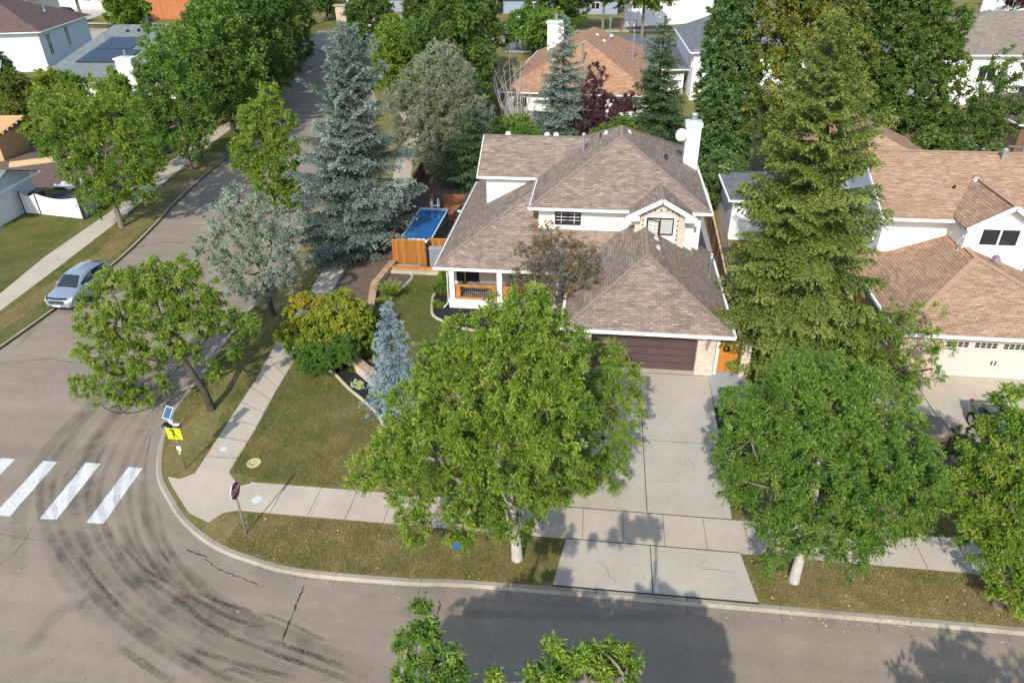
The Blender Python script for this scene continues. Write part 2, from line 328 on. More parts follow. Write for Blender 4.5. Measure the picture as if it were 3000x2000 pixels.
def sprays(C, out, rc, twigs, leaves, ll, lw, tint_c, up=.35, spread=1.0, tvar=.17):
    """clump centres C with outward dirs -> leaf bases, dirs, tints"""
    m=len(C); T=m*twigs
    c=np.repeat(C,twigs,0); o=np.repeat(out,twigs,0); r=np.repeat(rc,twigs)
    d=unit(o*.55+RNG.normal(size=(T,3))*spread*.8+np.array([0,0,up])); L_=r*RNG.uniform(.6,1.25,T)
    st=c-d*(L_*.25)[:,None]
    t=RNG.uniform(.1,1,(T,leaves))**.7
    P=st[:,None,:]+d[:,None,:]*(t*L_[:,None])[:,:,None]
    P[:,:,2]-= (t**2)*L_[:,None]*.18
    P=P.reshape(-1,3); n=len(P)
    D=unit(np.repeat(d,leaves,0)*.75+RNG.normal(size=(n,3))*.65)
    tw=np.repeat(tint_c,twigs)+RNG.normal(size=T)*.08
    ti=np.repeat(tw,leaves)+RNG.normal(size=n)*tvar
    P=P+RNG.normal(size=(n,3))*.02
    return P,D,ti
def curve(a,b,sag=0.0,k=5,jit=.06,up=.25):
    a=np.array(a,float); b=np.array(b,float); L_=np.linalg.norm(b-a); pts=[]
    off=RNG.normal(size=3)*jit*L_
    for i in range(k):
        t=i/(k-1); p=a+(b-a)*t; s=math.sin(PI*t); p=p+off*s; p[2]+= -up*L_*s*(.5) if up<0 else -up*.35*L_*s
        pts.append(p)
    return pts
def lobes_to_clumps(lobes, dens, rc, shell=.55):
    C=[];O=[];R_=[];Tn=[]
    for lb in lobes:
        x,y,z,r=lb[:4]; rz=lb[4] if len(lb)>4 and lb[4] else r; tb=lb[5] if len(lb)>5 else 0
        n=max(8,int(1.75*dens*(r*r+2*r*rz)/3*12.6/ (rc*rc*3.1)))
        u=unit(RNG.normal(size=(n,3))); rad=(shell+(1-shell)*RNG.random(n)**.7)
        # bumpy outline
        k=unit(RNG.normal(size=(7,3))); b=1+.16*np.max(u@k.T,axis=1)-.13*np.maximum(0,(u@unit(RNG.normal(size=(5,3))).T)).max(axis=1)**3
        p=u*rad[:,None]*b[:,None]*np.array([r,r,rz]); p[:,2]+=z; p[:,0]+=x; p[:,1]+=y
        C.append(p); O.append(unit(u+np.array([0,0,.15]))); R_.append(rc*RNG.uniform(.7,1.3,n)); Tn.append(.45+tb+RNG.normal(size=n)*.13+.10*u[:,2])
    return np.concatenate(C),np.concatenate(O),np.concatenate(R_),np.concatenate(Tn)
def deciduous(name,label,cat,base,lobes,mt,bark=None,dens=1.0,rc=.5,twigs=7,leaves=11,ll=.14,lw=.05,trunk_r=.16,group=None,up=.35,lean=None,split=.32,nlimb=None,bare=0,stems=1,cut=None,hasbranch=True,zmin=.6):
    bark=bark or BARK; x,y=base[:2]
    root=thing(name,label,cat,(x,y,0),0,group)
    C,O,R_,Tn=lobes_to_clumps(lobes,dens,rc)
    keep=C[:,2]>zmin; C,O,R_,Tn=C[keep],O[keep],R_[keep],Tn[keep]
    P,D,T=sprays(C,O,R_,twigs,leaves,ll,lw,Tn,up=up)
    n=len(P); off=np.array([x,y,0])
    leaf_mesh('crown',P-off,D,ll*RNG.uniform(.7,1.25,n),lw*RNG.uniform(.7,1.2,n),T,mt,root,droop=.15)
    b=MB(); LC=np.array([l[:3] for l in lobes],float); W_=np.array([l[3] for l in lobes]); cen=(LC*W_[:,None]**2).sum(0)/(W_**2).sum()
    LR=LC-off; tr=trunk_r/(stems**.5); nl_=len(LR); zt=cen[2]*(split*2 if stems==1 else .3)
    fork=np.array([(cen[0]-x)*.4,(cen[1]-y)*.4,zt]); nodes=[fork]; par=[-1]; path=[0.]; idx=[-1]
    for i in np.argsort(np.linalg.norm(LR-fork,axis=1)):
        c=[np.linalg.norm(LR[i]-q)+.45*pl+ (.8*max(0,q[2]-LR[i][2])) for q,pl in zip(nodes,path)]; j=int(np.argmin(c))
        nodes.append(LR[i]); par.append(j); path.append(path[j]+np.linalg.norm(LR[i]-nodes[j])); idx.append(i)
    cnt=[1.0]*len(nodes)
    for k_ in range(len(nodes)-1,0,-1): cnt[par[k_]]+=cnt[k_]
    rad=[tr*.85*(c/cnt[0])**.5*.9+.004 for c in cnt]
    for s_ in range(stems):
        bx,by=(RNG.normal()*.2,RNG.normal()*.2) if stems>1 else (0,0)
        b.tube([(bx,by,-.12),(bx,by,.12),(bx+(fork[0])*.15,by+fork[1]*.15,zt*.4),tuple(fork if stems==1 else nodes[1+s_%nl_])],[tr*1.45,tr*1.1,tr*.92,tr*.8],9)
    for k_ in range(1,len(nodes)):
        r0=min(rad[par[k_]],rad[k_]*1.25); b.tube(curve(nodes[par[k_]],nodes[k_],k=6,jit=.07),[r0,r0*.95,r0*.88,rad[k_]*.9,rad[k_]*.8,rad[k_]*.7],6,1 if par[k_] else 0)
    if hasbranch:
        sel=RNG.choice(len(C),min(len(C),int(nlimb or 70)),replace=False)
        for i in sel:
            d=np.linalg.norm((LC-C[i]),axis=1); l=LC[d.argmin()]
            b.tube(curve(l-off,C[i]-off,k=4,jit=.12),[trunk_r*.10,trunk_r*.07,trunk_r*.05,.005],3,1,cap=False)
    b.build('trunk',[bark,BARK if bark is not BARKD else BARKD],root)
    return root
def autolobes(x,y,h,r,z0=1.6,n=9,taper=.6,seed=0,top=1.0,flat=1.0):
    """lobes for a rounded or oval crown standing on (x, y)"""
    rg=np.random.default_rng(seed+3); L_=[]; H=h-z0
    L_.append((x,y,z0+H*.5,r*.72,H*.42)); L_.append((x+rg.normal()*.1*r,y+rg.normal()*.1*r,z0+H*.80,r*.45*top,H*.2))
    for i in range(n):
        a=2*PI*i/n*2.4+rg.normal()*.3; t=(i+.5)/n; zz=z0+H*(.14+.68*t); prof=math.sin(PI*min(1,(.18+.74*t)))**taper
        rr=r*rg.uniform(.30,.44); q=max(.05,r*prof-rr*.8)
        L_.append((x+math.cos(a)*q,y+math.sin(a)*q,zz,rr,rr*rg.uniform(.75,1.1)*flat,rg.normal()*.07))
    return L_
def spruce(name,label,base,h,r,mt,z0=.4,tier=.42,nb=9,nl=.13,nw=.035,step=.075,droop=.22,group=None,jit=.18,power=.85,irregular=0.0,twig=.8,cat='spruce tree',basef=.72,dens=1.0,bark=None,upt=0.15,seed=1,lean=0):
    rg=np.random.default_rng(seed); x,y=base[:2]; root=thing(name,label,cat,(x,y,0),0,group)
    b=MB(); Ps=[];Ds=[];Ts=[]
    b.tube([(0,0,-.15),(0,0,h*.3),(lean*.3,0,h*.6),(lean,0,h)],[r*.055+.05,r*.045+.03,r*.028+.015,.01],9)
    z=z0; lobeph=rg.random(4)*2*PI; k=0
    while z<h-.12:
        t=z/h; f=((1-t)**power)*min(1,basef+t*(1-basef)/.18)
        ln0=r*f; nbr=max(4,int(nb*(.45+.55*(1-t)))); ph=rg.random()*6.28
        for i in range(nbr):
            a=ph+2*PI*i/nbr+rg.normal()*.22
            ir=1+irregular*(math.sin(2*a+lobeph[0]+z*.5)+.7*math.sin(3*a+lobeph[1]-z*.9))*.5
            Lb=max(.18,ln0*(1+rg.normal()*jit)*ir); zz=z+rg.normal()*tier*.3
            el=-droop*(1-t)*1.3+.55*t**3+rg.normal()*.08
            d=np.array([math.cos(a),math.sin(a),math.tan(el)]); 
            m=max(3,int(Lb/(.2)))
            ts=np.linspace(0,1,m+1); cx=lean*t
            pts=np.array([[cx,0,zz]])+ts[:,None]*Lb*d[None,:]; pts[:,2]+=upt*Lb*ts**2.2
            if k%2==0 or r>2: b.tube([pts[0],pts[m//2],pts[-1]],[.012+.012*Lb,.01+.006*Lb,.005],3,cap=False)
            side=np.array([-math.sin(a),math.cos(a),0.])
            bt=.45+rg.normal()*.12
            for j in range(1,m+1):
                tt=ts[j]; 
                for sgn in (-1,1,0) if j==m else (-1,1):
                    tl=twig*Lb*.42*(1-tt*.75)*rg.uniform(.7,1.25)+.1
                    td=side*sgn+np.array([d[0],d[1],d[2]])*(.75 if sgn else 2)+np.array([0,0,-.12-.25*rg.random()*droop*2]); td/=np.linalg.norm(td)
                    nn=max(3,int(tl/step*dens*2)); q=rg.random(nn)
                    pp=pts[j]+td[None,:]*(q*tl)[:,None]; pp[:,2]-=.25*tl*q**2
                    pp+=rg.normal(size=(nn,3))*.018
                    dd=unit(td[None,:]*.8+rg.normal(size=(nn,3))*.55)
                    Ps.append(pp); Ds.append(dd); Ts.append(bt+.22*q-.05+.18*tt+rg.normal(size=nn)*.12-.1)
        z+=tier*(.75+.25*(1-t))*rg.uniform(.85,1.15); k+=1
    # leader
    nn=60; q=rg.random(nn); pp=np.stack([np.full(nn,lean)+rg.normal(size=nn)*.03,rg.normal(size=nn)*.03,h-.9+q*.95],1); Ps.append(pp); Ds.append(unit(rg.normal(size=(nn,3))*.6+np.array([0,0,.9]))); Ts.append(.6+rg.normal(size=nn)*.1)
    P=np.concatenate(Ps); D=np.concatenate(Ds); T=np.concatenate(Ts); n=len(P)
    leaf_mesh('crown',P,D,nl*RNG.uniform(.7,1.3,n),nw*RNG.uniform(.8,1.2,n),T,mt,root)
    b.build('trunk',bark or BARKD,root)
    return root
def shrub(name,label,cat,pos,r,h,mt,n=60,ll=.09,lw=.04,rc=.22,group=None,twigs=6,leaves=8,z=0,up=.3):
    x,y=pos; lb=[(x,y,z+h*.5,r*.85,h*.45)]+[(x+math.cos(a)*r*.5,y+math.sin(a)*r*.5,z+h*RNG.uniform(.35,.65),r*.48,h*.36) for a in RNG.random(5)*6.28]
    C,O,R_,Tn=lobes_to_clumps(lb,1,rc,.4); s=C[:,2]>z+.05; C,O,R_,Tn=C[s],O[s],R_[s],Tn[s]
    if len(C)>n: i=RNG.choice(len(C),n,replace=False); C,O,R_,Tn=C[i],O[i],R_[i],Tn[i]
    root=thing(name,label,cat,(x,y,z),0,group); P,D,T=sprays(C,O,R_,twigs,leaves,ll,lw,Tn,up=up); k=len(P)
    leaf_mesh('foliage',P-np.array([x,y,z]),D,ll*RNG.uniform(.7,1.25,k),lw*RNG.uniform(.7,1.2,k),T,mt,root,droop=.1)
    b=MB()
    for i in range(6):
        c=C[RNG.integers(len(C))]-np.array([x,y,z]); b.tube(curve((0,0,-.05),c,k=4),[.02,.016,.012,.006],4,cap=False)
    b.build('stems',BARKD,root); return root
def grass_clump(name,label,pos,r,h,mt,n=160,z=0,cat='ornamental grass',w_=.03,group=None,arch=.35):
    x,y=pos; a=RNG.random(n)*6.28; q=RNG.random(n)*r*.35; L_=h*RNG.uniform(.6,1.1,n); le=RNG.uniform(.1,1,n)*r
    root=thing(name,label,cat,(x,y,z),0,group); Ps=[];Ds=[];Ls=[];Ts=[]
    base=np.stack([np.cos(a)*q,np.sin(a)*q,np.zeros(n)],1); t0=RNG.random(n)
    K=4
    for k in range(K):
        f0,f1=k/K,(k+1)/K
        def pt(f): return base+np.stack([np.cos(a)*le*f**1.6,np.sin(a)*le*f**1.6,L_*(f-arch*f**3*.6)],1)
        p0,p1=pt(f0),pt(f1); Ps.append(p0); Ds.append(p1-p0); Ls.append(np.linalg.norm(p1-p0,axis=1)*1.25); Ts.append(.3+.45*t0+.25*f0)
    leaf_mesh('blades',np.concatenate(Ps),np.concatenate(Ds),np.concatenate(Ls),w_,np.concatenate(Ts),mt,root)
    return root
def text_mesh(s,size,mt,name,parent=None,ext=.002,bold=0.0):
    cu=bpy.data.curves.new(name,'FONT'); cu.body=s; cu.size=size; cu.align_x='CENTER'; cu.align_y='CENTER'; cu.extrude=ext; cu.offset=bold
    o=bpy.data.objects.new('tmp_text',cu); sc.collection.objects.link(o); dg=bpy.context.evaluated_depsgraph_get()
    me=bpy.data.meshes.new_from_object(o.evaluated_get(dg)); bpy.data.objects.remove(o); me.materials.clear(); me.materials.append(mt)
    q=bpy.data.objects.new(name,me); sc.collection.objects.link(q)
    if parent: q.parent=parent
    return q

# ------------------------------------------------------------------ ground, roads, kerbs
def sheet(name, pts, z, mt, skirt=0.0, kind='structure', sub=None):
    b=MB(); n=len(pts); b.add([(p[0],p[1],z) for p in pts],[tuple(range(n))])
    if skirt: b.add([(p[0],p[1],z) for p in pts]+[(p[0],p[1],z-skirt) for p in pts],[(j,(j+1)%n,n+(j+1)%n,n+j) for j in range(n)])
    o=b.build(name,mt); bm=bmesh.new(); bm.from_mesh(o.data); bmesh.ops.triangulate(bm,faces=[f for f in bm.faces if len(f.verts)>4])
    for f in bm.faces:
        if abs(f.normal.z)>.5 and f.normal.z<0: f.normal_flip()
    bm.to_mesh(o.data); bm.free()
    return tag(o,kind=kind)
def ribbon(name, path, w0, w1, z, mt, zs=None, kind='structure',parent=None):
    """flat strip between offsets w0..w1 (left positive) of a polyline"""
    P=[Vector((p[0],p[1],0)) for p in path]; b=MB(); vs=[]
    for i,p in enumerate(P):
        d=(P[min(i+1,len(P)-1)]-P[max(i-1,0)]).normalized(); nn=Vector((-d.y,d.x,0))
        vs+=[(p+nn*w0)+Vector((0,0,z)),(p+nn*w1)+Vector((0,0,zs if zs is not None else z))]
    b.add(vs,[(2*i,2*i+1,2*i+3,2*i+2) for i in range(len(P)-1)]); o=b.build(name,mt)
    bm=bmesh.new(); bm.from_mesh(o.data)
    for f in bm.faces:
        if f.normal.z<0: f.normal_flip()
    bm.to_mesh(o.data); bm.free()
    if parent: o.parent=parent; return o
    return tag(o,kind=kind)
def smooth(pts,k=4):
    out=[]; n=len(pts)
    for i in range(n-1):
        p0,p1,p2,p3=pts[max(i-1,0)],pts[i],pts[i+1],pts[min(i+2,n-1)]
        for j in range(k):
            t=j/k; out.append(tuple(.5*((2*p1[a])+(-p0[a]+p2[a])*t+(2*p0[a]-5*p1[a]+4*p2[a]-p3[a])*t*t+(-p0[a]+3*p1[a]-3*p2[a]+p3[a])*t**3) for a in (0,1)))
    out.append(tuple(pts[-1][:2])); return out
sheet('ground',[(-900,-700),(900,-700),(900,1500),(-900,1500)],-.16,LAWNG)
sheet('road',[(-140,-60),(140,-60),(140,17.5),(-7,17.6),(-15,26),(-17,58),(-30,150),(-58,150),(-46,95),(-38,50),(-31,26),(-140,26)],-.12,ASPH)
# kerb lines (top of kerb, lawn side), block A = corner lot and everything behind it
KA=[(-37,112),(-28.5,90),(-23.6,70),(-21.3,56),(-20.9,46.3),(-20.4,42.2),(-20.0,33.3),(-19.5,28.4),(-19.35,25.4),(-18.75,23.2),(-17.6,20.9),(-16.3,19.5),(-15.1,18.45),(-13.5,17.5),(-11.8,16.95),(-9.8,16.6),(-5.9,16.62),(-2.3,16.8),(14.4,16.9),(60,16.8),(130,16.6)]
KAs=smooth(KA,5)
sheet('lawn_corner_block',KAs+[(130,260),(-60,260),(-48,150),(-44,128)],0,LAWN,.15)
KB=[(-140,27.5),(-60,26.5),(-35.5,26.6),(-32.4,28.2),(-31.9,31),(-32.2,40.4),(-33.4,48),(-34.8,54.7),(-36.3,68.0),(-38.2,80),(-41.5,92),(-47,108),(-56,124)]
KBs=smooth(KB,5)
sheet('lawn_west_block',KBs+[(-64,131),(-75,142),(-105,142),(-180,138),(-180,28)],0,LAWNG,.15)
sheet('lawn_far_block',[(-190,158),(-112,158),(-90,153),(-72,150),(-62,152),(-61,260),(-190,260)],0,LAWN,.15)
for nm,K,s in (('kerb_corner',KAs,-1),('kerb_west',KBs,1)):
    # kerb top, rounded lip and gutter pan, on the road side of the line
    s=-s
    ribbon(nm,K,0,s*-.16,.012,KERB); ribbon(nm+'_face',K,s*-.16,s*-.24,.012,KERB,zs=-.10); ribbon(nm+'_gutter',K,s*-.24,s*-.62,-.104,GUT)
jb=MB()
for i in range(0,26):
    X=-8.5+i*3.05
    y_=float(np.interp(X,[q[0] for q in KAs if q[1]<17.5],[q[1] for q in KAs if q[1]<17.5])); jb.box(X,X+.014,y_-.17,y_,-.05,.0155); jb.box(X,X+.014,y_-.6,y_-.25,-.15,-.101)
tag(jb.build('kerb_joints',MULB),kind='structure')
# sidewalks
SWr=[G(*p) for p in ((571,1386),(669.6,1233),(750,1110),(810.6,1000),(903,860),(979.6,733))]; SWR=[G(*p) for p in ((671,1383),(750,1253),(804,1153),(858,1062),(970,860),(1036,740))]
wl=SWr+[(-17.9,52),(-18.2,60),(-21,75),(-28,97)]; wr=SWR+[(-16.3,52),(-16.6,60),(-19.4,75),(-26.4,97)]
sheet('sidewalk_street_side',wl+wr[::-1],.004,CONC)
kc=[p for p in KAs if -18.9<p[0]<-13.6 and p[1]<22.6]
corner=[G(571,1386),G(527,1403)]+[(p[0]+.14,p[1]+.12) for p in kc if 18.45<p[1]<20.6]+[G(610,1530),G(652,1503),(-13.2,19.2),(-13.4,20.75),G(698,1424),G(671,1383)]
sheet('sidewalk_corner',corner,.008,CONC)
sheet('sidewalk_front',[(-13.6,19.12),(-13.6,20.74),(-.5,20.74),(5.78,20.74),(60,20.5),(60,18.9)],.004,CONC)
for i,X in enumerate(np.arange(-12.1,24,1.52)):
    b=MB(); b.box(X,X+.013,19.1,20.72,.004,.0125); 
    if i in (1,4,12): b.box(X+.02,X+.16,19.1,20.72,.004,.0115,1)
    tag(b.build('sidewalk_joint',[MULB,CONCD]),kind='structure')
for t in np.linspace(.06,.96,13):
    k=t*(len(SWr)-1); i=int(k); f=k-i; a=Vector(SWr[i])*(1-f)+Vector(SWr[i+1])*f
    k2=t*(len(SWR)-1); c=Vector(SWR[i])*(1-f)+Vector(SWR[i+1])*f
    b=MB(); b.bar((*a,.006),(*c,.006),.013,.008); tag(b.build('sidewalk_joint',MULB),kind='structure')
# driveway
sheet('driveway',[(-.5,20.76),(5.72,20.76),(5.84,25.5),(5.92,30.72),(5.5,30.72),(5.5,31.2),(.1,31.2),(.1,30.72),(-.5,30.72)],.008,CONCD)
sheet('driveway_apron',[(-.52,19.1),(5.77,19.1),(6.07,16.95),(-.87,16.9)],.008,CONCD)
b=MB()
b.box(2.5,2.53,20.8,31.1,.008,.0135); b.box(2.55,2.58,16.95,19.1,.008,.0135); b.box(-.5,5.8,25.25,25.265,.008,.012); b.box(-.52,5.77,19.08,19.11,.008,.014); b.box(-.5,5.75,20.73,20.76,.008,.014); b.box(-.87,6.07,16.86,16.9,.008,.018)
b.box(.1,5.7,30.66,30.69,.008,.012)
tag(b.build('driveway_joints',MULB),kind='structure')
sheet('gate_walk',[(5.93,28.1),(7.75,28.1),(7.75,31.3),(5.93,31.3)],.006,CONCG)
sheet('drive_side_bed',[(5.88,24.6),(7.1,24.6),(7.4,28.05),(5.9,28.05)],.005,MULB)
# neighbour drive
sheet('neighbour_driveway',[(16.1,16.95),(26,16.95),(26,31.94),(15.9,31.94)],.009,CONC)
sheet('neighbour_path',[(13.3,27.9),(15.88,27.4),(15.88,31.2),(13.4,31.2)],.007,CONCD)
# gardens of the corner lot
E1=smooth([G(*p) for p in [(800+x/3.136,750+y/3.136) for x,y in ((1205,122),(1265,165),(1278,205),(1200,280),(1112,368),(1076,420),(1078,485),(1122,560),(1130,630),(1090,700),(1020,770),(988,850),(994,910),(1040,962),(1100,1010))]],4)
E2=smooth([G(*p) for p in ((957,1083),(979,1094),(1004,1120),(1030,1145),(1058,1168),(1087,1193),(1109,1218),(1123,1245),(1131,1272),(1152,1301),(1195,1325),(1260,1345),(1340,1350))],4)
E3=smooth([G(*p) for p in ((1276,858),(1268,875),(1266,915),(1277,931),(1300,942),(1345,960),(1420,975))],4)
W1=[G(1023,1062),G(1111,1138),G(1185,1202)]; W2a=[(-13.25,41.9),(-13.55,38.5),G(1085,930)]
sheet('dirt_bank',[G(1038,742),G(970,862),G(900,975),G(868,1040),G(1023,1062),G(1085,930),(-13.6,38.5),(-13.35,42.1)],.005,SOIL)
sheet('mulch_black_bed',[G(868,1055)]+[G(940,1078)]+E2+[(-4.5,25.0),(-6.9,27.6),G(1185,1202),G(1111,1138),G(1023,1062)],.006,MULB)
sheet('mulch_brown_bed',E1+[G(1200,1180),G(1111,1138),G(1023,1062),G(1085,930),(-13.5,38.5),(-13.2,40.9),(-12,40.95)],.0075,MULR)
sheet('upper_lawn',[p for p in E1]+[(-7.2,29.8),(-5.5,31)]+[p for p in E3[::-1]]+[(-8.9,38),(-9.2,41),(-11.4,40.9)],.0035,LAWNG)
sheet('porch_bed',E3+[(-3.5,34),(-1.2,33),(-1.2,36.6),(-8.7,36.7),(-9,39.5)],.0065,MULB)
for nm,E in (('garden_edging_upper',E1),('garden_edging_lawn',E2),('garden_edging_porch',E3)):
    b=MB(); P=[Vector((p[0],p[1],0)) for p in E]; vs=[]
    for i,p in enumerate(P):
        d=(P[min(i+1,len(P)-1)]-P[max(i-1,0)]).normalized(); q=Vector((-d.y,d.x,0))*.09
        vs+=[p-q+Vector((0,0,-.03)),p-q*.9+Vector((0,0,.07)),p-q*.4+Vector((0,0,.10)),p+q*.4+Vector((0,0,.10)),p+q*.9+Vector((0,0,.07)),p+q+Vector((0,0,-.03))]
    b.add(vs,[(6*i+j,6*i+j+1,6*i+j+7,6*i+j+6) for i in range(len(P)-1) for j in range(5)],smooth=True); o=b.build('garden_edging',EDGE)
    tag(o,{'garden_edging_upper':'wavy pale concrete edging between brown mulch bed and upper lawn','garden_edging_lawn':'curved pale concrete edging along corner lawn and black mulch','garden_edging_porch':'short hooked concrete edging in front of the porch bed'}[nm],'edging')
def lowwall(path,h,w_,label,z=0):
    t=thing('retaining_wall',label,'retaining wall',(path[0][0],path[0][1],0)); o=Vector((path[0][0],path[0][1],0)); b=MB(); c=MB()
    for a,d in zip(path[:-1],path[1:]):
        a=Vector((*a,0))-o; d=Vector((*d,0))-o; b.bar(a+Vector((0,0,h/2-.04)),d+Vector((0,0,h/2-.04)),w_*.86,h); c.bar(a+Vector((0,0,h+.0)),d+Vector((0,0,h+.0)),w_*1.08,.08)
    b.build('wall',BRK,t); c.build('coping',BRKR,t); return t
lowwall(W1,.62,.42,'low buff brick retaining wall running diagonally behind black mulch')
lowwall(W2a,.34,.40,'long low brick garden wall between dirt bank and raised bed')
sheet('patio_strip',[(-9.6,46.5),(-8.9,46.5),(-8.6,57.5),(-10.6,57.5),(-10.4,53)],.006,CONCG)
sheet('backyard_ground',[(-14.6,42.3),(-9.0,42.3),(-8.8,60),(-15.6,60)],.0045,SOIL)
# crosswalk bars
for i,q in enumerate((((-26.1,17.9),(-25.4,17.9),(-25.2,21.15),(-24.5,21.2)),((-22.75,17.9),(-22.05,17.9),(-23.2,21.25),(-22.55,21.2)),((-20.95,17.9),(-20.2,17.92),(-21.2,21.15),(-20.5,21.1)),((-19.02,17.9),(-18.3,17.95),(-19.25,21.1),(-18.58,21.1)))):
    pass
XW=[[(0,1337),(48,1337),(0,1386)],[(126,1343),(168,1346),(35,1510),(0,1510),(0,1500)],[(252,1354),(295,1358),(166,1521),(116,1519)],[(377,1367),(418,1371),(302,1534),(253,1530)]]
dx=Vector((.72,0)); 
def bar_at(xb,xt,wd=.71): return [(xb,17.85),(xb+wd,17.87),(xt+wd,21.2),(xt,21.18)]
pts3=[G(253,1530,-.12),G(302,1534,-.12),G(418,1371,-.12),G(377,1367,-.12)]
def rag(pts,k=9):
    o=[]; n=len(pts)
    for i in range(n):
        a,b_=Vector(pts[i]),Vector(pts[(i+1)%n]); L_=(b_-a).length; nn=Vector((-(b_-a).y,(b_-a).x)).normalized()
        for j in range(k):
            p=a+(b_-a)*j/k; o.append(tuple(p+nn*(random.uniform(-.012,.012) if j else 0)))
    return o
for k_,q in enumerate((pts3,[G(*p,-.12) for p in ((116,1519),(166,1521),(295,1358),(252,1354))],None,None)):
    if q is None:
        b0=Vector(G(116,1519,-.12))-Vector(G(253,1530,-.12)); q=[tuple(Vector(p)+b0*(k_)) for p in pts3]
    sheet('crosswalk_bar',rag(q),-.116,PAINTW)
for p,r in (((655,1315),.16),((753,1463),.2)):
    c=G(*p); tag(MB().cyl(c[0],c[1],.004,.012,r,n=20).build('survey_paint_spot',mat('spot_%d'%p[0],(.55,.6,.52))),kind='structure')
# cracks and tyre marks painted on the road surface (dark rubber and sealed cracks)
def wig(path,a=.05,k=7):
    P=smooth(path,k); return [(x+random.uniform(-a,a),y+random.uniform(-a,a)) for x,y in P]
CRK=mat('crack_dark',(.05,.045,.04),.95)
def crackline(px,w_=.035,a=.04,k=8,nm='road_crack',z=-.117):
    P=wig([G(x,y,z) for x,y in px],a,k); b=MB(); vs=[]
    for i,p in enumerate(P):
        q=P[min(i+1,len(P)-1)] if i<len(P)-1 else P[i]; r0=P[max(i-1,0)]; d=Vector((q[0]-r0[0],q[1]-r0[1])).normalized(); ww=w_*random.uniform(.3,1.3)
        vs+=[(p[0]-d.y*ww,p[1]+d.x*ww,z),(p[0]+d.y*ww,p[1]-d.x*ww,z)]
    b.add(vs,[(2*i,2*i+1,2*i+3,2*i+2) for i in range(len(P)-1)]); tag(b.build(nm,CRK),kind='structure')
gl=[(533,1225),(490,1270),(481,1310),(481,1370),(492,1420),(520,1480),(560,1535),(615,1588),(690,1630),(760,1662),(860,1688),(960,1704),(1080,1716),(1250,1729),(1480,1750),(1700,1770),(1980,1795),(2250,1812),(2560,1838),(3000,1880)]
crackline(gl,.022,.015,10)
crackline([(897,1703),(880,1740),(860,1790),(828,1875)],.035,.02); crackline([(1290,1752),(1283,1790),(1270,1830)],.03,.04)
crackline([(545,1610),(590,1625),(636,1640)],.03,.02); crackline([(603,1635),(640,1665),(700,1690),(760,1713)],.018,.03)
crackline([(0,1562),(60,1575),(200,1580),(350,1550)],.008,.02); crackline([(0,1655),(60,1600),(95,1540)],.014,.03)
crackline([(470,1190),(440,1235),(420,1265)],.012,.05); crackline([(500,1170),(470,1240),(440,1280),(430,1340)],.012,.06)
crackline([(0,1065),(130,1052),(260,1066),(420,1070)],.02,.06); crackline([(300,1290),(290,1305),(180,1400)],.01,.04)
crackline([(330,740),(400,725),(470,712),(540,711)],.05,.01)
for q,w_ in (([(1980,1335),(1998,1360),(2012,1352)],.006),([(2018,1342),(2036,1372)],.006),([(1780,1680),(1790,1690),(1803,1695)],.008),([(2055,1664),(2100,1668),(2160,1678)],.007),([(1905,1415),(1960,1408),(2010,1420)],.005),([(1740,1640),(1770,1655),(1785,1682)],.005)): crackline(q,w_,.015,7,'drive_crack',.0135)
def tyremat(name,lo,hi,sc_=6,den=.5,chev=False):
    m=mat(name,(.035,.035,.037),.85); b=m.node_tree.nodes['Principled BSDF']
    n=noise(m,sc_,4,.8); n2=noise(m,.7,3,.6)
    tc=nd(m,'ShaderNodeTexCoord'); sp=nd(m,'ShaderNodeSeparateXYZ'); ln(m,tc.outputs['UV'],sp.inputs[0])
    # soft edges across the strip (uv.y) and fading ends (uv.x)
    def m1(op,a,b_=None):
        q=nd(m,'ShaderNodeMath',operation=op); q.use_clamp=False
        for i,v in enumerate((a,b_)):
            if v is None: continue
            if isinstance(v,(int,float)): q.inputs[i].default_value=v
            else: ln(m,v,q.inputs[i])
        return q.outputs[0]
    ey=m1('SUBTRACT',1.0,m1('ABSOLUTE',m1('SUBTRACT',m1('MULTIPLY',sp.outputs[1],2.0),1.0))); 
    ex=m1('SUBTRACT',1.0,m1('POWER',m1('ABSOLUTE',m1('SUBTRACT',m1('MULTIPLY',sp.outputs[0],2.0),1.0)),3.0))
    al=m1('MULTIPLY',m1('MULTIPLY',m1('MINIMUM',m1('MULTIPLY',ey,2.2),1.0),ex),ramp(m,n,[(lo,(0,0,0)),(hi,(1,1,1))]))
    al=m1('MULTIPLY',al,ramp(m,n2,[(.3,(.25,)*3),(.65,(1,)*3)])); al=m1('MULTIPLY',al,den); ln(m,al,b.inputs['Alpha']); return m
TY_S=tyremat('rubber_soft',.2,.7,1.6,.30); TY_H=tyremat('rubber_hard',.42,.55,22,.6)
def tyre(px,w_,mt,z=-.1155):
    P=smooth([G(x,y,-.12) for x,y in px],8); b=MB(); vs=[]; n=len(P)
    for i,p in enumerate(P):
        q=P[min(i+1,n-1)]; r0=P[max(i-1,0)]; d=Vector((q[0]-r0[0],q[1]-r0[1])).normalized(); vs+=[(p[0]-d.y*w_/2,p[1]+d.x*w_/2,z),(p[0]+d.y*w_/2,p[1]-d.x*w_/2,z)]
    b.add(vs,[(2*i,2*i+1,2*i+3,2*i+2) for i in range(n-1)])
    for i in range(n-1): b.uv[i]=[(i/(n-1),0),(i/(n-1),1),((i+1)/(n-1),1),((i+1)/(n-1),0)]
    tag(b.build('tyre_mark',mt),kind='structure')
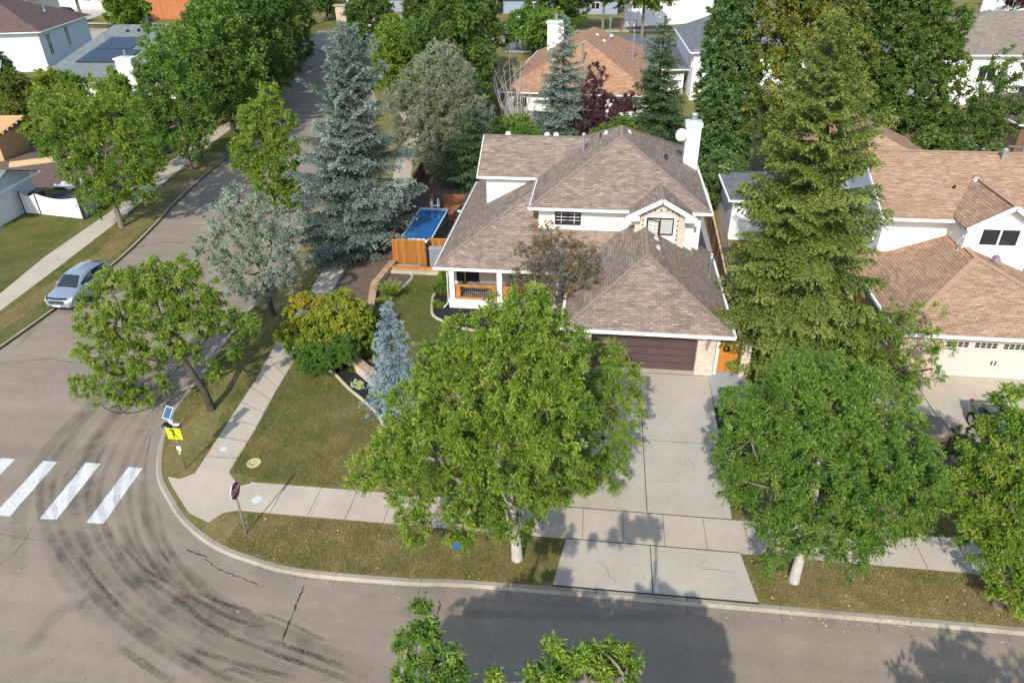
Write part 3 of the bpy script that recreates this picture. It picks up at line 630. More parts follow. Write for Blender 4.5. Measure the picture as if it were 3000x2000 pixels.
soft=[([(330,1120),(230,1250),(150,1380),(135,1500),(170,1640),(250,1760),(400,1880)],.8),([(400,1130),(300,1260),(215,1380),(200,1500),(240,1640),(330,1760),(500,1890),(700,1990)],.9),
([(560,980),(380,1160),(270,1330),(262,1480),(330,1620),(440,1730),(600,1840),(800,1950)],1.0),([(470,1000),(250,1200),(130,1330),(60,1500),(60,1700)],.7),([(500,1340),(430,1480),(480,1600),(560,1690),(700,1790),(900,1880),(1100,1960)],.5),
([(360,1480),(400,1590),(480,1680),(590,1770),(760,1860),(950,1930)],.45),([(250,690),(160,880),(40,1030)],.4),([(1990,1810),(1500,1800),(1100,1790)],.4),([(640,700),(560,860),(420,1000)],.8),([(60,1930),(170,1800),(260,1760)],.6)]
for k_,(o_,w_) in enumerate(((-190,.35),(-150,.28),(-95,.4),(-50,.25),(-15,.3),(35,.35),(70,.22),(110,.4),(150,.25))):
    soft.append(([(520+o_*.6,1080),(400+o_*.8,1230),(315+o_,1400),(320+o_,1530),(385+o_*.95,1660),(500+o_*.85,1775-o_*.15),(660+o_*.7,1870-o_*.35),(860+o_*.5,1950-o_*.55),(1080+o_*.3,2010-o_*.7)],w_))
for i,(p,w_) in enumerate(soft): tyre(p,w_,TY_S,-.1172+.00016*i)
hard=[([(395,1685),(450,1710),(530,1760),(600,1820),(690,1870),(760,1905)],.22),([(520,1730),(600,1770),(680,1810),(780,1840)],.2),([(570,1730),(650,1765),(740,1790)],.16),([(340,1890),(400,1930),(470,1975),(520,2000)],.3),
([(495,1900),(560,1930),(630,1970),(690,1995)],.2),([(560,1905),(640,1925),(760,1960),(900,1990)],.2),([(750,1860),(850,1895),(960,1935),(1080,1985)],.22),([(750,1890),(850,1930),(950,1965),(1040,2000)],.22),([(230,1620),(300,1720),(400,1830)],.16),
([(350,1590),(430,1670),(520,1720)],.16),([(760,1795),(810,1810),(880,1840),(960,1880)],.14),([(470,1615),(500,1650)],.08),([(620,1980),(680,1960),(760,1990)],.18),([(620,1850),(720,1880),(800,1915),(900,1950)],.15)]
for i,(p,w_) in enumerate(hard): tyre(p,w_,TY_H,-.1138+.0002*i)
# west sidewalk
WO=[G(*p) for p in ((0,860),(127.5,755),(312.5,627.5),(414.5,548),(491,478),(625,383),(689,344))]; WI=[G(*p) for p in ((0,911),(178.6,777),(344,650),(446,564),(523,500),(640,405),(715,350))]
WO=[(-38.2,28.5)]+WO+[(-46,97),(-53,113)]; WI=[(-36.3,28.5)]+WI+[(-44.3,97),(-51.3,113)]
sheet('sidewalk_west',WO+WI[::-1],.004,CONC)
sheet('verge_grass_dry_west',[(-34.6,30),(-33.2,30)]+[]+[(-32.9,42),(-34.2,52),(-36.4,66),(-38.6,66),(-37,52),(-34.4,42)],.0035,LAWND)
sheet('verge_dry_patch_front',[(6.4,17.1),(14,17.15),(20,17.2),(20,18.3),(14,18.5),(7,18.6)],.0035,LAWND)
sheet('verge_front_lawn',[(-13.6,18.2),(-9.8,16.9),(-1.2,17.05),(-.95,18.9),(-12.6,19.0)],.0035,LAWN)
sheet('backyard_west_dirt',[(-63,56),(-46.5,54),(-45.2,62),(-50,70),(-60,72)],.003,SOIL)

# ------------------------------------------------------------------ houses
def gutter(b,a,c,m=0,w_=.13,h=.13): b.bar(a,c,w_,h,m)
def vent_pipe(parent,x,y,z,h=1.15,r=.07,name='vent_pipe',mt=None):
    b=MB(); b.cyl(x,y,z-.15,z+.12,r*2.0,r*1.2,12); b.cyl(x,y,z,z+h,r,n=12); b.cyl(x,y,z+h-.1,z+h+.03,r*1.55,r*1.7,12); b.cyl(x,y,z+h+.05,z+h+.13,r*1.7,r*1.1,12); return b.build(name,mt or GALV,parent)
def cap_vent(parent,x,y,z,s=.3,mt=None,nx=0,nz=0):
    b=MB(); b.add([(x-s*.6,y-s*.6,z-.08),(x+s*.6,y-s*.6,z-.08),(x+s*.6,y+s*.6,z+.05),(x-s*.6,y+s*.6,z+.05),(x-s*.35,y-s*.3,z+.16),(x+s*.35,y-s*.3,z+.16),(x+s*.35,y+s*.4,z+.2),(x-s*.35,y+s*.4,z+.2)],[(0,1,5,4),(1,2,6,5),(2,3,7,6),(3,0,4,7),(4,5,6,7)]); return b.build('roof_vent',mt or ALU,parent)
def window(parent,x0,x1,z0,z1,y,frame=None,glass=None,mull=1,grid=0,fw=.07,axis='y',out=-1,label=None):
    """window in a wall facing -y (axis y) or facing +/-x (axis x, out = side)"""
    frame=frame or WHITE; glass=glass or GLASS; f=MB(); g=MB(); q=MB()
    def bx(b,a0,a1,c0,c1,d0,d1):
        if axis=='y': b.box(a0,a1,y+out*d0,y+out*d1,c0,c1)
        else: b.box(y+out*d0,y+out*d1,a0,a1,c0,c1)
    bx(f,x0,x1,z0,z0+fw,-.03,.06); bx(f,x0,x1,z1-fw,z1,-.03,.06); bx(f,x0,x0+fw,z0+fw,z1-fw,-.03,.06); bx(f,x1-fw,x1,z0+fw,z1-fw,-.03,.06)
    for i in range(1,mull+1):
        xm=x0+(x1-x0)*i/(mull+1); bx(f,xm-fw*.5,xm+fw*.5,z0+fw,z1-fw,-.03,.055)
    bx(g,x0+fw*.5,x1-fw*.5,z0+fw*.5,z1-fw*.5,.0,.02)
    o=f.build('window',frame,parent); g.build('pane',glass,o)
    if grid:
        k=mull+1
        for i in range(k):
            a=x0+(x1-x0)*i/k+fw*.6; c=x0+(x1-x0)*(i+1)/k-fw*.6
            bx(q,(a+c)/2-.012,(a+c)/2+.012,z0+fw,z1-fw,.022,.034)
            for j in range(1,grid): zz=z0+fw+(z1-z0-2*fw)*j/grid; bx(q,a,c,zz-.012,zz+.012,.0215,.033)
        q.build('muntins',WHITE,o)
    if label: o['label']=label
    return o
P_=.55
H=thing('corner_house','two storey cream stucco house with taupe shingle roof and brown double garage door','house',(2.7,38,0))
def sub(o): # convert world-authored children to the house's frame
    for c in o.children: 
        if not c.get('_s'): c.location=Vector(c.location)-Vector(o.location); c['_s']=1
R=MB()
x0,x1,y0,y1=-3.86,6.25,38.6,51.2; xm=(x0+x1)/2; hw=(x1-x0)/2; zp=5.6+hw*P_
A=(xm,y0+hw,zp); B=(xm,y1-hw,zp)
R.roofpoly([(x0,y0,5.6),(x1,y0,5.6),A]); R.roofpoly([(x1,y0,5.6),(x1,y1,5.6),B,A]); R.roofpoly([(x1,y1,5.6),(x0,y1,5.6),B]); R.roofpoly([(x0,y1,5.6),(x0,y0,5.6),A,B])
# west wing
zr=5.6+3.2*P_; R.roofpoly([(-7.75,43.9,5.6),(0,43.9,5.6),(0,47.1,zr),(-7.75,47.1,zr)]); R.roofpoly([(0,50.3,5.6),(-7.75,50.3,5.6),(-7.75,47.1,zr),(0,47.1,zr)])
# dormer gable
R.roofpoly([(1.75,40.6,5.66),(1.75,37.7,5.66),(3.47,37.7,6.61),(3.47,40.6,6.61)]); R.roofpoly([(5.19,37.7,5.66),(5.19,40.6,5.66),(3.47,40.6,6.61),(3.47,37.7,6.61)])
# garage hip
gx0,gx1,gy=-1.4,6.75,30.25; gm=(gx0+gx1)/2; gh=(gx1-gx0)/2; gz=2.6+gh*P_
R.roofpoly([(gx0,gy,2.6),(gx1,gy,2.6),(gm,gy+gh,gz)]); R.roofpoly([(gx1,gy,2.6),(gx1,40.2,2.6),(gm,40.2,gz),(gm,gy+gh,gz)]); R.roofpoly([(gx0,40.2,2.6),(gx0,gy,2.6),(gm,gy+gh,gz),(gm,40.2,gz)])
# lower skirt roof
R.roofpoly([(-9.15,36.5,2.6),(2.6,36.5,2.6),(2.6,39.4,2.6+2.9*P_),(-3.3,39.4,2.6+2.9*P_),(-3.3,42.35,2.6+5.85*P_)]); R.roofpoly([(-9.15,51.7,2.6),(-9.15,36.5,2.6),(-3.3,42.35,2.6+5.85*P_),(-3.3,51.7,2.6+5.85*P_)])
rf=R.build('roof',[SH_MAIN,WHITE],H)
# hip and ridge caps
def cap(a,c,w_=.19,mt=None,rf=None):
    cb=MB()
    a=Vector(a);c=Vector(c); n=int((c-a).length/.28)
    for i in range(n):
        p=a+(c-a)*i/n; q=a+(c-a)*(i+1.1)/n; q=Vector(q); cb.bar(p+Vector((0,0,.005)),q+Vector((0,0,.018)),w_,.024)
    cb.build('ridge_cap',mt,rf)
SHCAP=noisy('shingle_cap_taupe',(.225,.18,.145),(.28,.22,.18),4,30,.2)
for a,c in (((x0,y0,5.6),A),((x1,y0,5.6),A),(A,B),((x1,y1,5.6),B),((x0,y1,5.6),B),((-7.75,47.1,zr),(-.7,47.1,zr)),((gx0,gy,2.6),(gm,gy+gh,gz)),((gx1,gy,2.6),(gm,gy+gh,gz)),((gm,gy+gh,gz),(gm,38.1,gz)),((-9.15,36.5,2.6),(-3.45,42.2,2.6+5.7*P_)),((3.47,37.7,6.61),(3.47,40.4,6.61))): cap(a,c,mt=SHCAP,rf=rf)
g=MB()
for a,c in (((x0-.06,y0-.07,5.53),(1.78,y0-.07,5.53)),((5.16,y0-.07,5.53),(x1+.06,y0-.07,5.53)),((x0-.07,y0,5.53),(x0-.07,43.83,5.53)),((x1+.07,y0,5.53),(x1+.07,y1,5.53)),((-7.8,43.83,5.53),(x0,43.83,5.53)),((gx0-.06,gy-.07,2.53),(gx1+.06,gy-.07,2.53)),((gx1+.07,gy,2.53),(gx1+.07,40,2.53)),((gx0-.07,gy,2.53),(gx0-.07,36.4,2.53)),((-9.2,36.43,2.53),(gx0-.07,36.43,2.53)),((-9.22,36.5,2.53),(-9.22,51.7,2.53))): gutter(g,a,c)
g.build('gutter',WHITE,H)
dk=MB()
for a,c in (((-9.25,36.42,2.605),(-9.25,51.7,2.605)),((x0-.1,y0,5.605),(x0-.1,43.8,5.605))): dk.bar(a,c,.035,.012)
dk.build('drip_edge',DARK,H)
# bargeboards
for a,c in (((1.72,37.64,5.56),(3.47,37.64,6.53)),((5.22,37.64,5.56),(3.47,37.64,6.53))): MB().bar(a,c,.06,.24).build('bargeboard',WHITE,H)
for a,c in ((1.55,2.3),(4.75,5.4)): MB().box(a,c,37.62,37.72,5.34,5.62).build('eave_return',WHITE,H)
g=MB()
g.bar((-7.78,43.9,5.52),(-7.78,47.1,zr-.07),.05,.18); g.bar((-7.78,50.3,5.52),(-7.78,47.1,zr-.07),.05,.18)
g.build('bargeboard',WHITE,H)
# soffits
s=MB(); s.box(x0+.02,x1-.02,y0+.02,39.2,5.44,5.47); s.box(-8.9,-1.5,36.6,39,2.44,2.47); s.box(gx0+.05,gx1-.05,gy+.05,30.8,2.44,2.47); s.box(5.85,x1-.03,39.25,51,5.44,5.47); s.box(6.3,6.7,30.85,40,2.44,2.47); s.build('soffit',WHITE,H)
# walls
wl_=MB(); wl_.box(-3.4,5.85,39.2,50.7,2.6,5.6); wl_.box(-7.25,-3.4,44.3,49.9,2.4,5.62); wl_.add([(-7.25,44.3,5.55),(-7.25,49.9,5.55),(-7.25,47.1,zr-.15)],[(0,1,2)]); wl_.box(-8.6,5.85,39.0,50.8,0,2.6)
wl_.box(2.12,4.82,38.1,39.25,2.6,5.75); wl_.add([(2.12,38.1,5.75),(4.82,38.1,5.75),(3.47,38.1,6.5)],[(0,1,2)]); wl_.box(4.82,5.4,38.5,39.25,2.6,5.5)
wl_.box(-1.0,-.8,31,39.2,0,2.5); wl_.box(6.15,6.3,30.9,40,0,2.5)
wl_.build('wall',STUC,H)
# brick trim round the dormer window
b=MB(); b.box(2.09,2.52,38.04,38.12,2.7,5.6); b.box(4.42,4.85,38.04,38.12,2.7,5.6)
n=14; vs=[]
for i in range(n+1):
    x=2.52+1.9*i/n; zi=5.42+.32*math.sin(PI*i/n); zo=min(5.75+ (1.35-abs(x-3.47))*.55-.12, zi+.55) ; vs+=[(x,38.04,zi),(x,38.04,zo),(x,38.12,zi),(x,38.12,zo)]
b.add(vs,[q for i in range(n) for q in ((4*i,4*i+4,4*i+5,4*i+1),(4*i+2,4*i+6,4*i+4,4*i),(4*i+1,4*i+5,4*i+7,4*i+3))])
b.add([(2.09,38.05,5.6),(2.52,38.05,5.6),(2.52,38.05,5.95),(2.09,38.05,5.72)],[(0,1,2,3)]); b.add([(4.85,38.05,5.6),(4.42,38.05,5.6),(4.42,38.05,5.95),(4.85,38.05,5.72)],[(3,2,1,0)])
b.build('brick_trim',BRK,H)
qn=MB()
for sx in (2.5,4.4):
    for i in range(9): qn.box(sx-.02,sx+.07,38.025,38.06,3.0+i*.28,3.09+i*.28)
for i in range(9): 
    a=PI*(i+.5)/9; x=3.47-.98*math.cos(a); z_=5.47+.33*math.sin(a); qn.box(x-.04,x+.04,38.025,38.06,z_+.02,z_+.15)
qn.build('brick_accent',noisy('brick_dark_accent',(.10,.075,.07),(.16,.12,.10),8,30,.2),H)
window(H,2.72,4.22,4.42,5.42,38.1,FRBR,GLASSL,1,0,label='brown framed dormer window with white blind and open casement')
# open casement sash
cs=MB(); 
cs.box(0,.04,-.02,.02,0,.9); cs.box(.66,.7,-.02,.02,0,.9); cs.box(.04,.66,-.02,.02,0,.05); cs.box(.04,.66,-.02,.02,.85,.9); o=cs.build('window_sash',FRBR,H); o.location=(2.78,38.02,4.47); o.rotation_euler=(0,0,-.5)
MB().box(.03,.67,-.004,.004,.04,.86).build('pane',GLASSL,o); m_=MB(); m_.box(.34,.36,-.015,.015,.05,.85); [m_.box(.04,.66,-.014,.014,.05+.2*i,.07+.2*i) for i in range(1,4)]; mo=m_.build('muntins',WHITE,o)
window(H,-2.45,-.95,4.42,5.36,39.14,FRBR,GLASS,1,4)
tb=MB(); tb.box(-2.62,-.3,39.14,39.2,4.25,5.45); tb.build('window_surround',STUC,H)
# garage front
b=MB(); b.box(5.2,6.08,30.72,31.15,0,2.46); b.box(-1.05,.02,30.72,31.15,0,2.46)
n=20; vs=[]
for i in range(n+1):
    x=.02+5.18*i/n; zi=1.98+.26*math.sin(PI*i/n); vs+=[(x,30.78,zi),(x,30.78,2.46),(x,31.12,zi)]
b.add(vs,[q for i in range(n) for q in ((3*i,3*i+3,3*i+4,3*i+1),(3*i+2,3*i+5,3*i+3,3*i))]); b.build('garage_front',BRK,H)
d=MB(); d.box(0,5.22,31.06,31.11,.02,2.3)
for r_ in range(5):
    for c_ in range(8):
        xx=.12+c_*.64; zz=.1+r_*.42; d.bar((xx,31.05,zz),(xx+.5,31.05,zz),.03,.03); d.bar((xx,31.05,zz+.27),(xx+.5,31.05,zz+.27),.03,.03); d.box(xx,xx+.5,31.035,31.07,zz+.02,zz+.25)
gd=d.build('garage_door',GDOOR,H,bevel=.008)
sm=MB()
for r_ in range(1,5): sm.box(0.02,5.2,31.045,31.062,.0+r_*.42+.03,.042+r_*.42)
sm.build('panel_seam',BLACK,gd)
hd=MB(); hd.box(2.55,2.75,31.0,31.06,.32,.36); hd.build('handle',GALV,gd)
# eagle-like wall ornament on the pilaster
orn=MB(); orn.add([(5.72,30.70,1.75),(5.80,30.69,1.95),(5.74,30.68,2.12),(5.64,30.69,2.14),(5.60,30.69,1.98),(5.56,30.70,1.8),(5.6,30.69,1.6),(5.66,30.69,1.42),(5.7,30.69,1.58)],[tuple(range(9))]); orn.add([(5.72,30.66,1.75),(5.78,30.65,1.92),(5.72,30.64,2.08),(5.64,30.65,2.1),(5.61,30.65,1.98),(5.58,30.66,1.8),(5.61,30.65,1.62),(5.66,30.65,1.48),(5.69,30.65,1.58)],[tuple(range(9))]); orn.build('wall_ornament',mat('ornament_bronze',(.25,.2,.16),.6),H)
# porch
for X in (-8.35,-5.55,-2.3): MB().box(X,X+.3,36.55,36.85,.55,2.47).build('porch_column',WHITE,H)
p=MB(); p.box(-8.4,-1.6,36.5,39,0,.55); p.build('porch_base',STUC,H)
fl=MB(); fl.box(-8.3,-1.7,36.62,38.98,.55,.57); fl.build('porch_floor',brick('porch_pavers',(.30,.26,.22),(.2,.17,.15),(.1,.1,.1),bw=.3,rh=.15),H)
for X0,X1 in ((-8.0,-5.6),(-5.2,-2.35)):
    r=MB(); r.box(X0,X1,36.58,36.74,1.38,1.46); r.box(X0,X1,36.6,36.72,.6,.68); r.box(X0,X0+.26,36.62,36.7,.68,1.38); r.box(X1-.26,X1,36.62,36.7,.68,1.38); ro=r.build('railing',WOODO,H)
    bb=MB(); 
    n=int((X1-X0-.52)/.12)
    for i in range(1,n): bb.box(X0+.26+i*.12-.012,X0+.26+i*.12+.012,36.645,36.67,.68,1.38)
    bb.build('baluster',BLACK,ro)
b=MB(); b.box(-6.9,-1.2,38.9,38.99,.57,2.45); b.build('porch_brick',BRK,H)
b=MB(); b.box(-8.4,-7.0,38.9,38.97,.57,2.4); b.build('porch_opening_shade',BLACK,H); b=MB(); b.box(-7.9,-7.82,38.84,38.9,.57,2.4); b.build('porch_post',WOODO,H)  # flat black panel on the wall paints the shade of the door opening
window(H,-5.1,-3.3,1.0,2.2,38.9,FRBR,GLASS,1)
dn=MB(); dn.tube([(-8.6,36.7,2.5),(-8.5,36.75,2.3),(-8.48,36.75,.25),(-8.7,36.3,.1)],.045,6); dn.build('downspout',WHITE,H)
# chimney with dish
b=MB(); b.box(5.25,6.15,46.1,46.95,5.2,8.35); b.build('chimney',STUC,H); ch=b
chb=MB(); chb.box(5.17,6.23,46.02,47.03,8.35,8.62); chb.add([(5.17,46.02,8.625),(6.23,46.02,8.625),(6.23,47.03,8.625),(5.17,47.03,8.625),(5.5,46.35,8.72),(5.9,46.35,8.72),(5.9,46.75,8.72),(5.5,46.75,8.72)],[(0,1,5,4),(1,2,6,5),(2,3,7,6),(3,0,4,7),(4,5,6,7)]); co=chb.build('chimney_cap',mat('cap_pale_green',(.55,.63,.60),.45,.2),H)
fb=MB(); fb.cyl(5.7,46.55,8.7,8.98,.2,n=18); fb.cyl(5.7,46.55,8.98,9.04,.24,n=18); fb.cyl(5.7,46.55,9.07,9.16,.24,.2,18); fb.build('flue',GALV,H)
ds=MB(); k=18; vs=[(0,0,0)]
for rr,dz in ((.15,.02),(.29,.06),(.36,.10)): vs+=[(rr*math.cos(2*PI*j/k),rr*math.sin(2*PI*j/k)*1.08,dz) for j in range(k)]
fs=[(0,1+j,1+(j+1)%k) for j in range(k)]+[(1+q*k+j,1+(q+1)*k+j,1+(q+1)*k+(j+1)%k,1+q*k+(j+1)%k) for q in range(2) for j in range(k)]
ds.add(vs,fs,smooth=True); do=ds.build('satellite_dish',mat('dish_grey',(.55,.6,.58),.4),H); do.location=(4.95,45.85,7.95); do.rotation_euler=(math.radians(72),0,math.radians(-14))
arm=MB(); arm.tube([(5.25,46.15,7.6),(4.97,45.95,7.9)],.025,6); arm.tube([(4.95,45.8,7.5),(4.93,45.35,7.75),(4.95,45.3,7.9)],.018,5); arm.tube([(5.2,46.08,7.7),(5.2,46.0,6.9),(5.15,45.7,6.1),(4.95,45.6,6.2),(4.9,45.75,6.4),(5.05,45.8,6.3),(5.15,45.75,6.05)],.015,5); arm.build('dish_arm',DARK,H)
VB=mat('vent_beige',(.42,.39,.36),.5); vent_pipe(H,-1.1,44.6,6.9,1.25,.085); vent_pipe(H,6.2,36.1,2.85,1.15,.075)
cap_vent(H,1.7,45.6,8.05,.26,VB); cap_vent(H,.25,46.1,7.9,.2,GALV); cap_vent(H,3.25,37.2,4.5,.26,VB); cap_vent(H,3.3,36.0,4.45,.26,VB); cap_vent(H,-.1,45.9,7.75,.12,BLACK); cap_vent(H,4.0,44.3,6.95,.2,BLACK)
for X in (-6.2,-3.6,-3.0): cap_vent(H,X,47.35,zr-.05,.32,WHITE)
sub(H)
# ---- neighbour to the east
N=thing('tan_roof_house','white sided house with tan shingle roof and cream garage door beside the big spruce','house',(20,38,0))
R=MB()
R.roofpoly([(14.6,31.45,2.6),(24.4,31.45,2.6),(19.5,36.3,4.5)]); R.roofpoly([(24.4,31.45,2.6),(24.4,40,2.6),(19.5,40,4.5),(19.5,36.3,4.5)]); R.roofpoly([(14.6,40,2.6),(14.6,31.45,2.6),(19.5,36.3,4.5),(19.5,40,4.5)])
R.roofpoly([(12.4,37.8,2.6),(17,37.8,2.6),(17,39.7,3.35),(13.4,39.7,3.35)]); R.roofpoly([(12.4,45,2.6),(12.4,37.8,2.6),(13.4,39.7,3.35),(13.4,45,3.35)])
R.roofpoly([(15.4,38.8,5.6),(32,38.8,5.6),(32,44.2,7.75),(15.4,44.2,7.75)]); R.roofpoly([(32,49.6,5.6),(15.4,49.6,5.6),(15.4,44.2,7.75),(32,44.2,7.75)])
R.roofpoly([(19.0,41.5,5.72),(19.0,37.2,5.72),(21.0,37.2,7.0),(21.0,42.4,7.0)]); R.roofpoly([(23.0,37.2,5.72),(23.0,41.5,5.72),(21.0,42.4,7.0),(21.0,37.2,7.0)])
R.roofpoly([(13.5,48.4,4.6),(23.9,48.4,4.6),(18.7,52,6.8)]); R.roofpoly([(23.9,48.4,4.6),(23.9,58,4.6),(18.7,58,6.8),(18.7,52,6.8)]); R.roofpoly([(13.5,58,4.6),(13.5,48.4,4.6),(18.7,52,6.8),(18.7,58,6.8)])
rf=R.build('roof',[SH_TAN,WHITE],N)
CAPT=noisy('shingle_cap_tan',(.38,.24,.16),(.45,.29,.19),4,30,.2)
for a,c in (((14.6,31.45,2.6),(19.5,36.3,4.5)),((24.4,31.45,2.6),(19.5,36.3,4.5)),((19.5,36.3,4.5),(19.5,39.4,4.5)),((15.4,44.2,7.75),(30,44.2,7.75)),((21,37.2,7.0),(21,41.9,7.0))): cap(a,c,.3,CAPT,rf)
g=MB()
for a,c in (((14.55,31.38,2.53),(24.45,31.38,2.53)),((14.53,31.4,2.53),(14.53,37.8,2.53)),((12.4,37.73,2.53),(14.6,37.73,2.53)),((15.4,38.73,5.53),(19.1,38.73,5.53)),((24.47,31.45,2.53),(24.47,38.7,2.53))): gutter(g,a,c)
g.bar((19.0,37.15,5.66),(21.0,37.15,6.93),.06,.22); g.bar((23.0,37.15,5.66),(21.0,37.15,6.93),.06,.22); g.bar((15.35,38.8,5.52),(15.35,44.2,7.66),.06,.2); g.bar((15.35,49.6,5.52),(15.35,44.2,7.66),.06,.2); g.box(15.2,15.5,38.7,39.3,5.35,5.62)
g.build('gutter',WHITE,N)
b=MB(); b.box(15.8,31.5,39.6,49.2,0,5.6); b.add([(15.8,39.6,5.6),(15.8,49.2,5.6),(15.8,44.3,7.6)],[(0,1,2)]); b.box(19.3,22.7,37.7,39.7,2.6,5.8); b.add([(19.3,37.7,5.8),(22.7,37.7,5.8),(21,37.7,6.88)],[(0,1,2)]); b.box(13.2,15.8,38.6,46,0,2.6); b.build('wall',SIDW,N)
s=MB(); s.box(14.7,24.3,31.5,32,2.44,2.47); s.box(15.45,19,38.85,39.6,5.44,5.47); s.build('soffit',WHITE,N)
b=MB(); b.box(15.0,16.9,31.75,32.1,0,2.44); b.box(16.9,24,31.75,32.1,2.12,2.44); b.box(22.2,24,31.75,32.1,0,2.12); b.box(15.0,15.2,32.1,38.6,0,2.44); b.box(23.8,24,32.1,38.6,0,2.44); b.box(13.2,15.0,38.5,38.6,0,2.44); b.build('brick_front',BRKT,N)
d=MB(); d.box(16.9,22.2,31.95,32.0,.02,2.12); gd=d.build('garage_door',GD2,N)
sm=MB(); [sm.box(16.92,22.18,31.935,31.955,.53*i,.54*i+.008) for i in (1,2,3)]; sm.build('panel_seam',mat('seam_cream',(.5,.47,.42),.6),gd)
for X in (17.15,18.45,19.75,21.05):
    pn=MB()
    for i in range(4):
        for j in range(2): pn.box(X+i*.26,X+i*.26+.2,31.93,31.96,1.72+j*.14,1.83+j*.14)
    pn.build('door_window',GLASS,gd)
hd=MB(); hd.box(19.45,19.49,31.9,31.95,.78,1.0); hd.box(19.62,19.66,31.9,31.95,.78,1.0); hd.box(16.95,17.35,31.925,31.95,1.55,1.58); hd.box(21.75,22.15,31.925,31.95,1.55,1.58); hd.build('hardware',BLACK,gd)
window(N,19.95,21.95,4.6,5.65,37.7,WHITE,GLASS,1,fw=.09)
window(N,40.4,41.2,3.6,5.1,15.8,WHITE,GLASS,0,axis='x',out=-1); window(N,42.5,43.6,3.6,5.0,15.8,WHITE,GLASS,0,axis='x',out=-1)
window(N,33.2,34.6,.9,2.1,15.0,WHITE,GLASSL,1,axis='x',out=-1,grid=3)
vent_pipe(N,22.9,43.6,7.3,.75,.11); 
nc=MB(); nc.tube([(19.6,41.2,6.3),(19.6,41.2,6.62),(19.6,41.05,6.72)],.07,8); nc.box(19.3,19.9,41,41.4,6.42,6.46); nc.build('roof_vent',BLACK,N); cap_vent(N,20.9,41.6,6.85,.28); 
cap_vent(N,20.6,36.6,4.35,.3,mat('vent_mauve',(.2,.17,.2),.6))
b=MB(); b.box(26.0,27.6,46.2,47.6,5,8.1); b.build('chimney',siding('chase_siding',(.62,.68,.74),.14,.75),N); b=MB(); b.box(25.9,27.7,46.1,47.7,8.1,8.2); b.cyl(26.9,46.9,8.2,8.4,.35,.22,14); b.cyl(26.9,46.9,8.4,8.8,.16,n=14); b.cyl(26.9,46.9,8.8,8.9,.24,n=14); b.build('chimney_cap',GALV,N)
dn=MB(); dn.tube([(19.2,38.65,5.45),(19.15,37.65,5.2),(19.1,37.62,4.3),(18.9,37.4,4.2)],.05,6); dn.build('downspout',WHITE,N)
sub(N)
def simple_house(name,label,loc,rz,w_,d_,eave,pitch,shm,wallm,ridge='x',hip=(1,1),wins=(),ov=.5,chim=None,vents=(),gut=True,brickm=None,trim=None,vm=None):
    """rectangular house, local frame: front wall at y=0 facing -y, x from 0 to w_"""
    t=thing(name,label,'house',(*loc,0),rz)
    b=MB(); b.box(0,w_,0,d_,-.2,eave); 
    R=MB(); X0,X1,Y0,Y1=-ov,w_+ov,-ov,d_+ov
    if ridge=='x':
        hh=(Y1-Y0)/2; z=eave+hh*pitch; ym=(Y0+Y1)/2; a=(X0+(hh if hip[0] else 0),ym,z); c=(X1-(hh if hip[1] else 0),ym,z)
        R.roofpoly([(X0,Y0,eave),(X1,Y0,eave),c,a]); R.roofpoly([(X1,Y1,eave),(X0,Y1,eave),a,c])
        if hip[0]: R.roofpoly([(X0,Y1,eave),(X0,Y0,eave),a])
        else: b.add([(0,0,eave),(0,d_,eave),(0,ym,z-.2)],[(0,1,2)])
        if hip[1]: R.roofpoly([(X1,Y0,eave),(X1,Y1,eave),c])
        else: b.add([(w_,0,eave),(w_,d_,eave),(w_,ym,z-.2)],[(0,1,2)])
    else:
        hh=(X1-X0)/2; z=eave+hh*pitch; xm=(X0+X1)/2; a=(xm,Y0+(hh if hip[0] else 0),z); c=(xm,Y1-(hh if hip[1] else 0),z)
        R.roofpoly([(X1,Y0,eave),(X1,Y1,eave),c,a]); R.roofpoly([(X0,Y1,eave),(X0,Y0,eave),a,c])
        if hip[0]: R.roofpoly([(X0,Y0,eave),(X1,Y0,eave),a])
        else: b.add([(0,0,eave),(w_,0,eave),(xm,0,z-.2)],[(0,1,2)])
        if hip[1]: R.roofpoly([(X1,Y1,eave),(X0,Y1,eave),c])
    b.build('wall',wallm,t); R.build('roof',[shm,trim or WHITE],t)
    g=MB(); gutter(g,(X0,Y0-.06,eave-.08),(X1,Y0-.06,eave-.08)); gutter(g,(X0-.06,Y0,eave-.08),(X0-.06,Y1,eave-.08)); gutter(g,(X1+.06,Y0,eave-.08),(X1+.06,Y1,eave-.08)); g.build('gutter',trim or WHITE,t)
    for wn in wins:
        side,a0,a1,z0,z1=wn[:5]
        if side=='f': window(t,a0,a1,z0,z1,0,glass=wn[5] if len(wn)>5 else None)
        elif side=='l': window(t,a0,a1,z0,z1,0,axis='x',out=-1,glass=wn[5] if len(wn)>5 else None)
        else: window(t,a0,a1,z0,z1,w_,axis='x',out=1,glass=wn[5] if len(wn)>5 else None)
    if chim:
        cx,cy,cw,ct=chim; b=MB(); b.box(cx,cx+cw,cy,cy+cw*.8,0,ct); b.build('chimney',WHITE,t); b=MB(); b.box(cx-.12,cx+cw+.12,cy-.12,cy+cw*.8+.12,ct,ct+.2); b.build('chimney_cap',ALU,t); b=MB(); b.cyl(cx+cw/2,cy+cw*.4,ct+.2,ct+.9,.1,n=10); b.cyl(cx+cw/2,cy+cw*.4,ct+.9,ct+1.0,.2,n=10); b.build('flue',GALV,t)
    for v in vents: vent_pipe(t,v[0],v[1],v[2],v[3],.1)
    return t
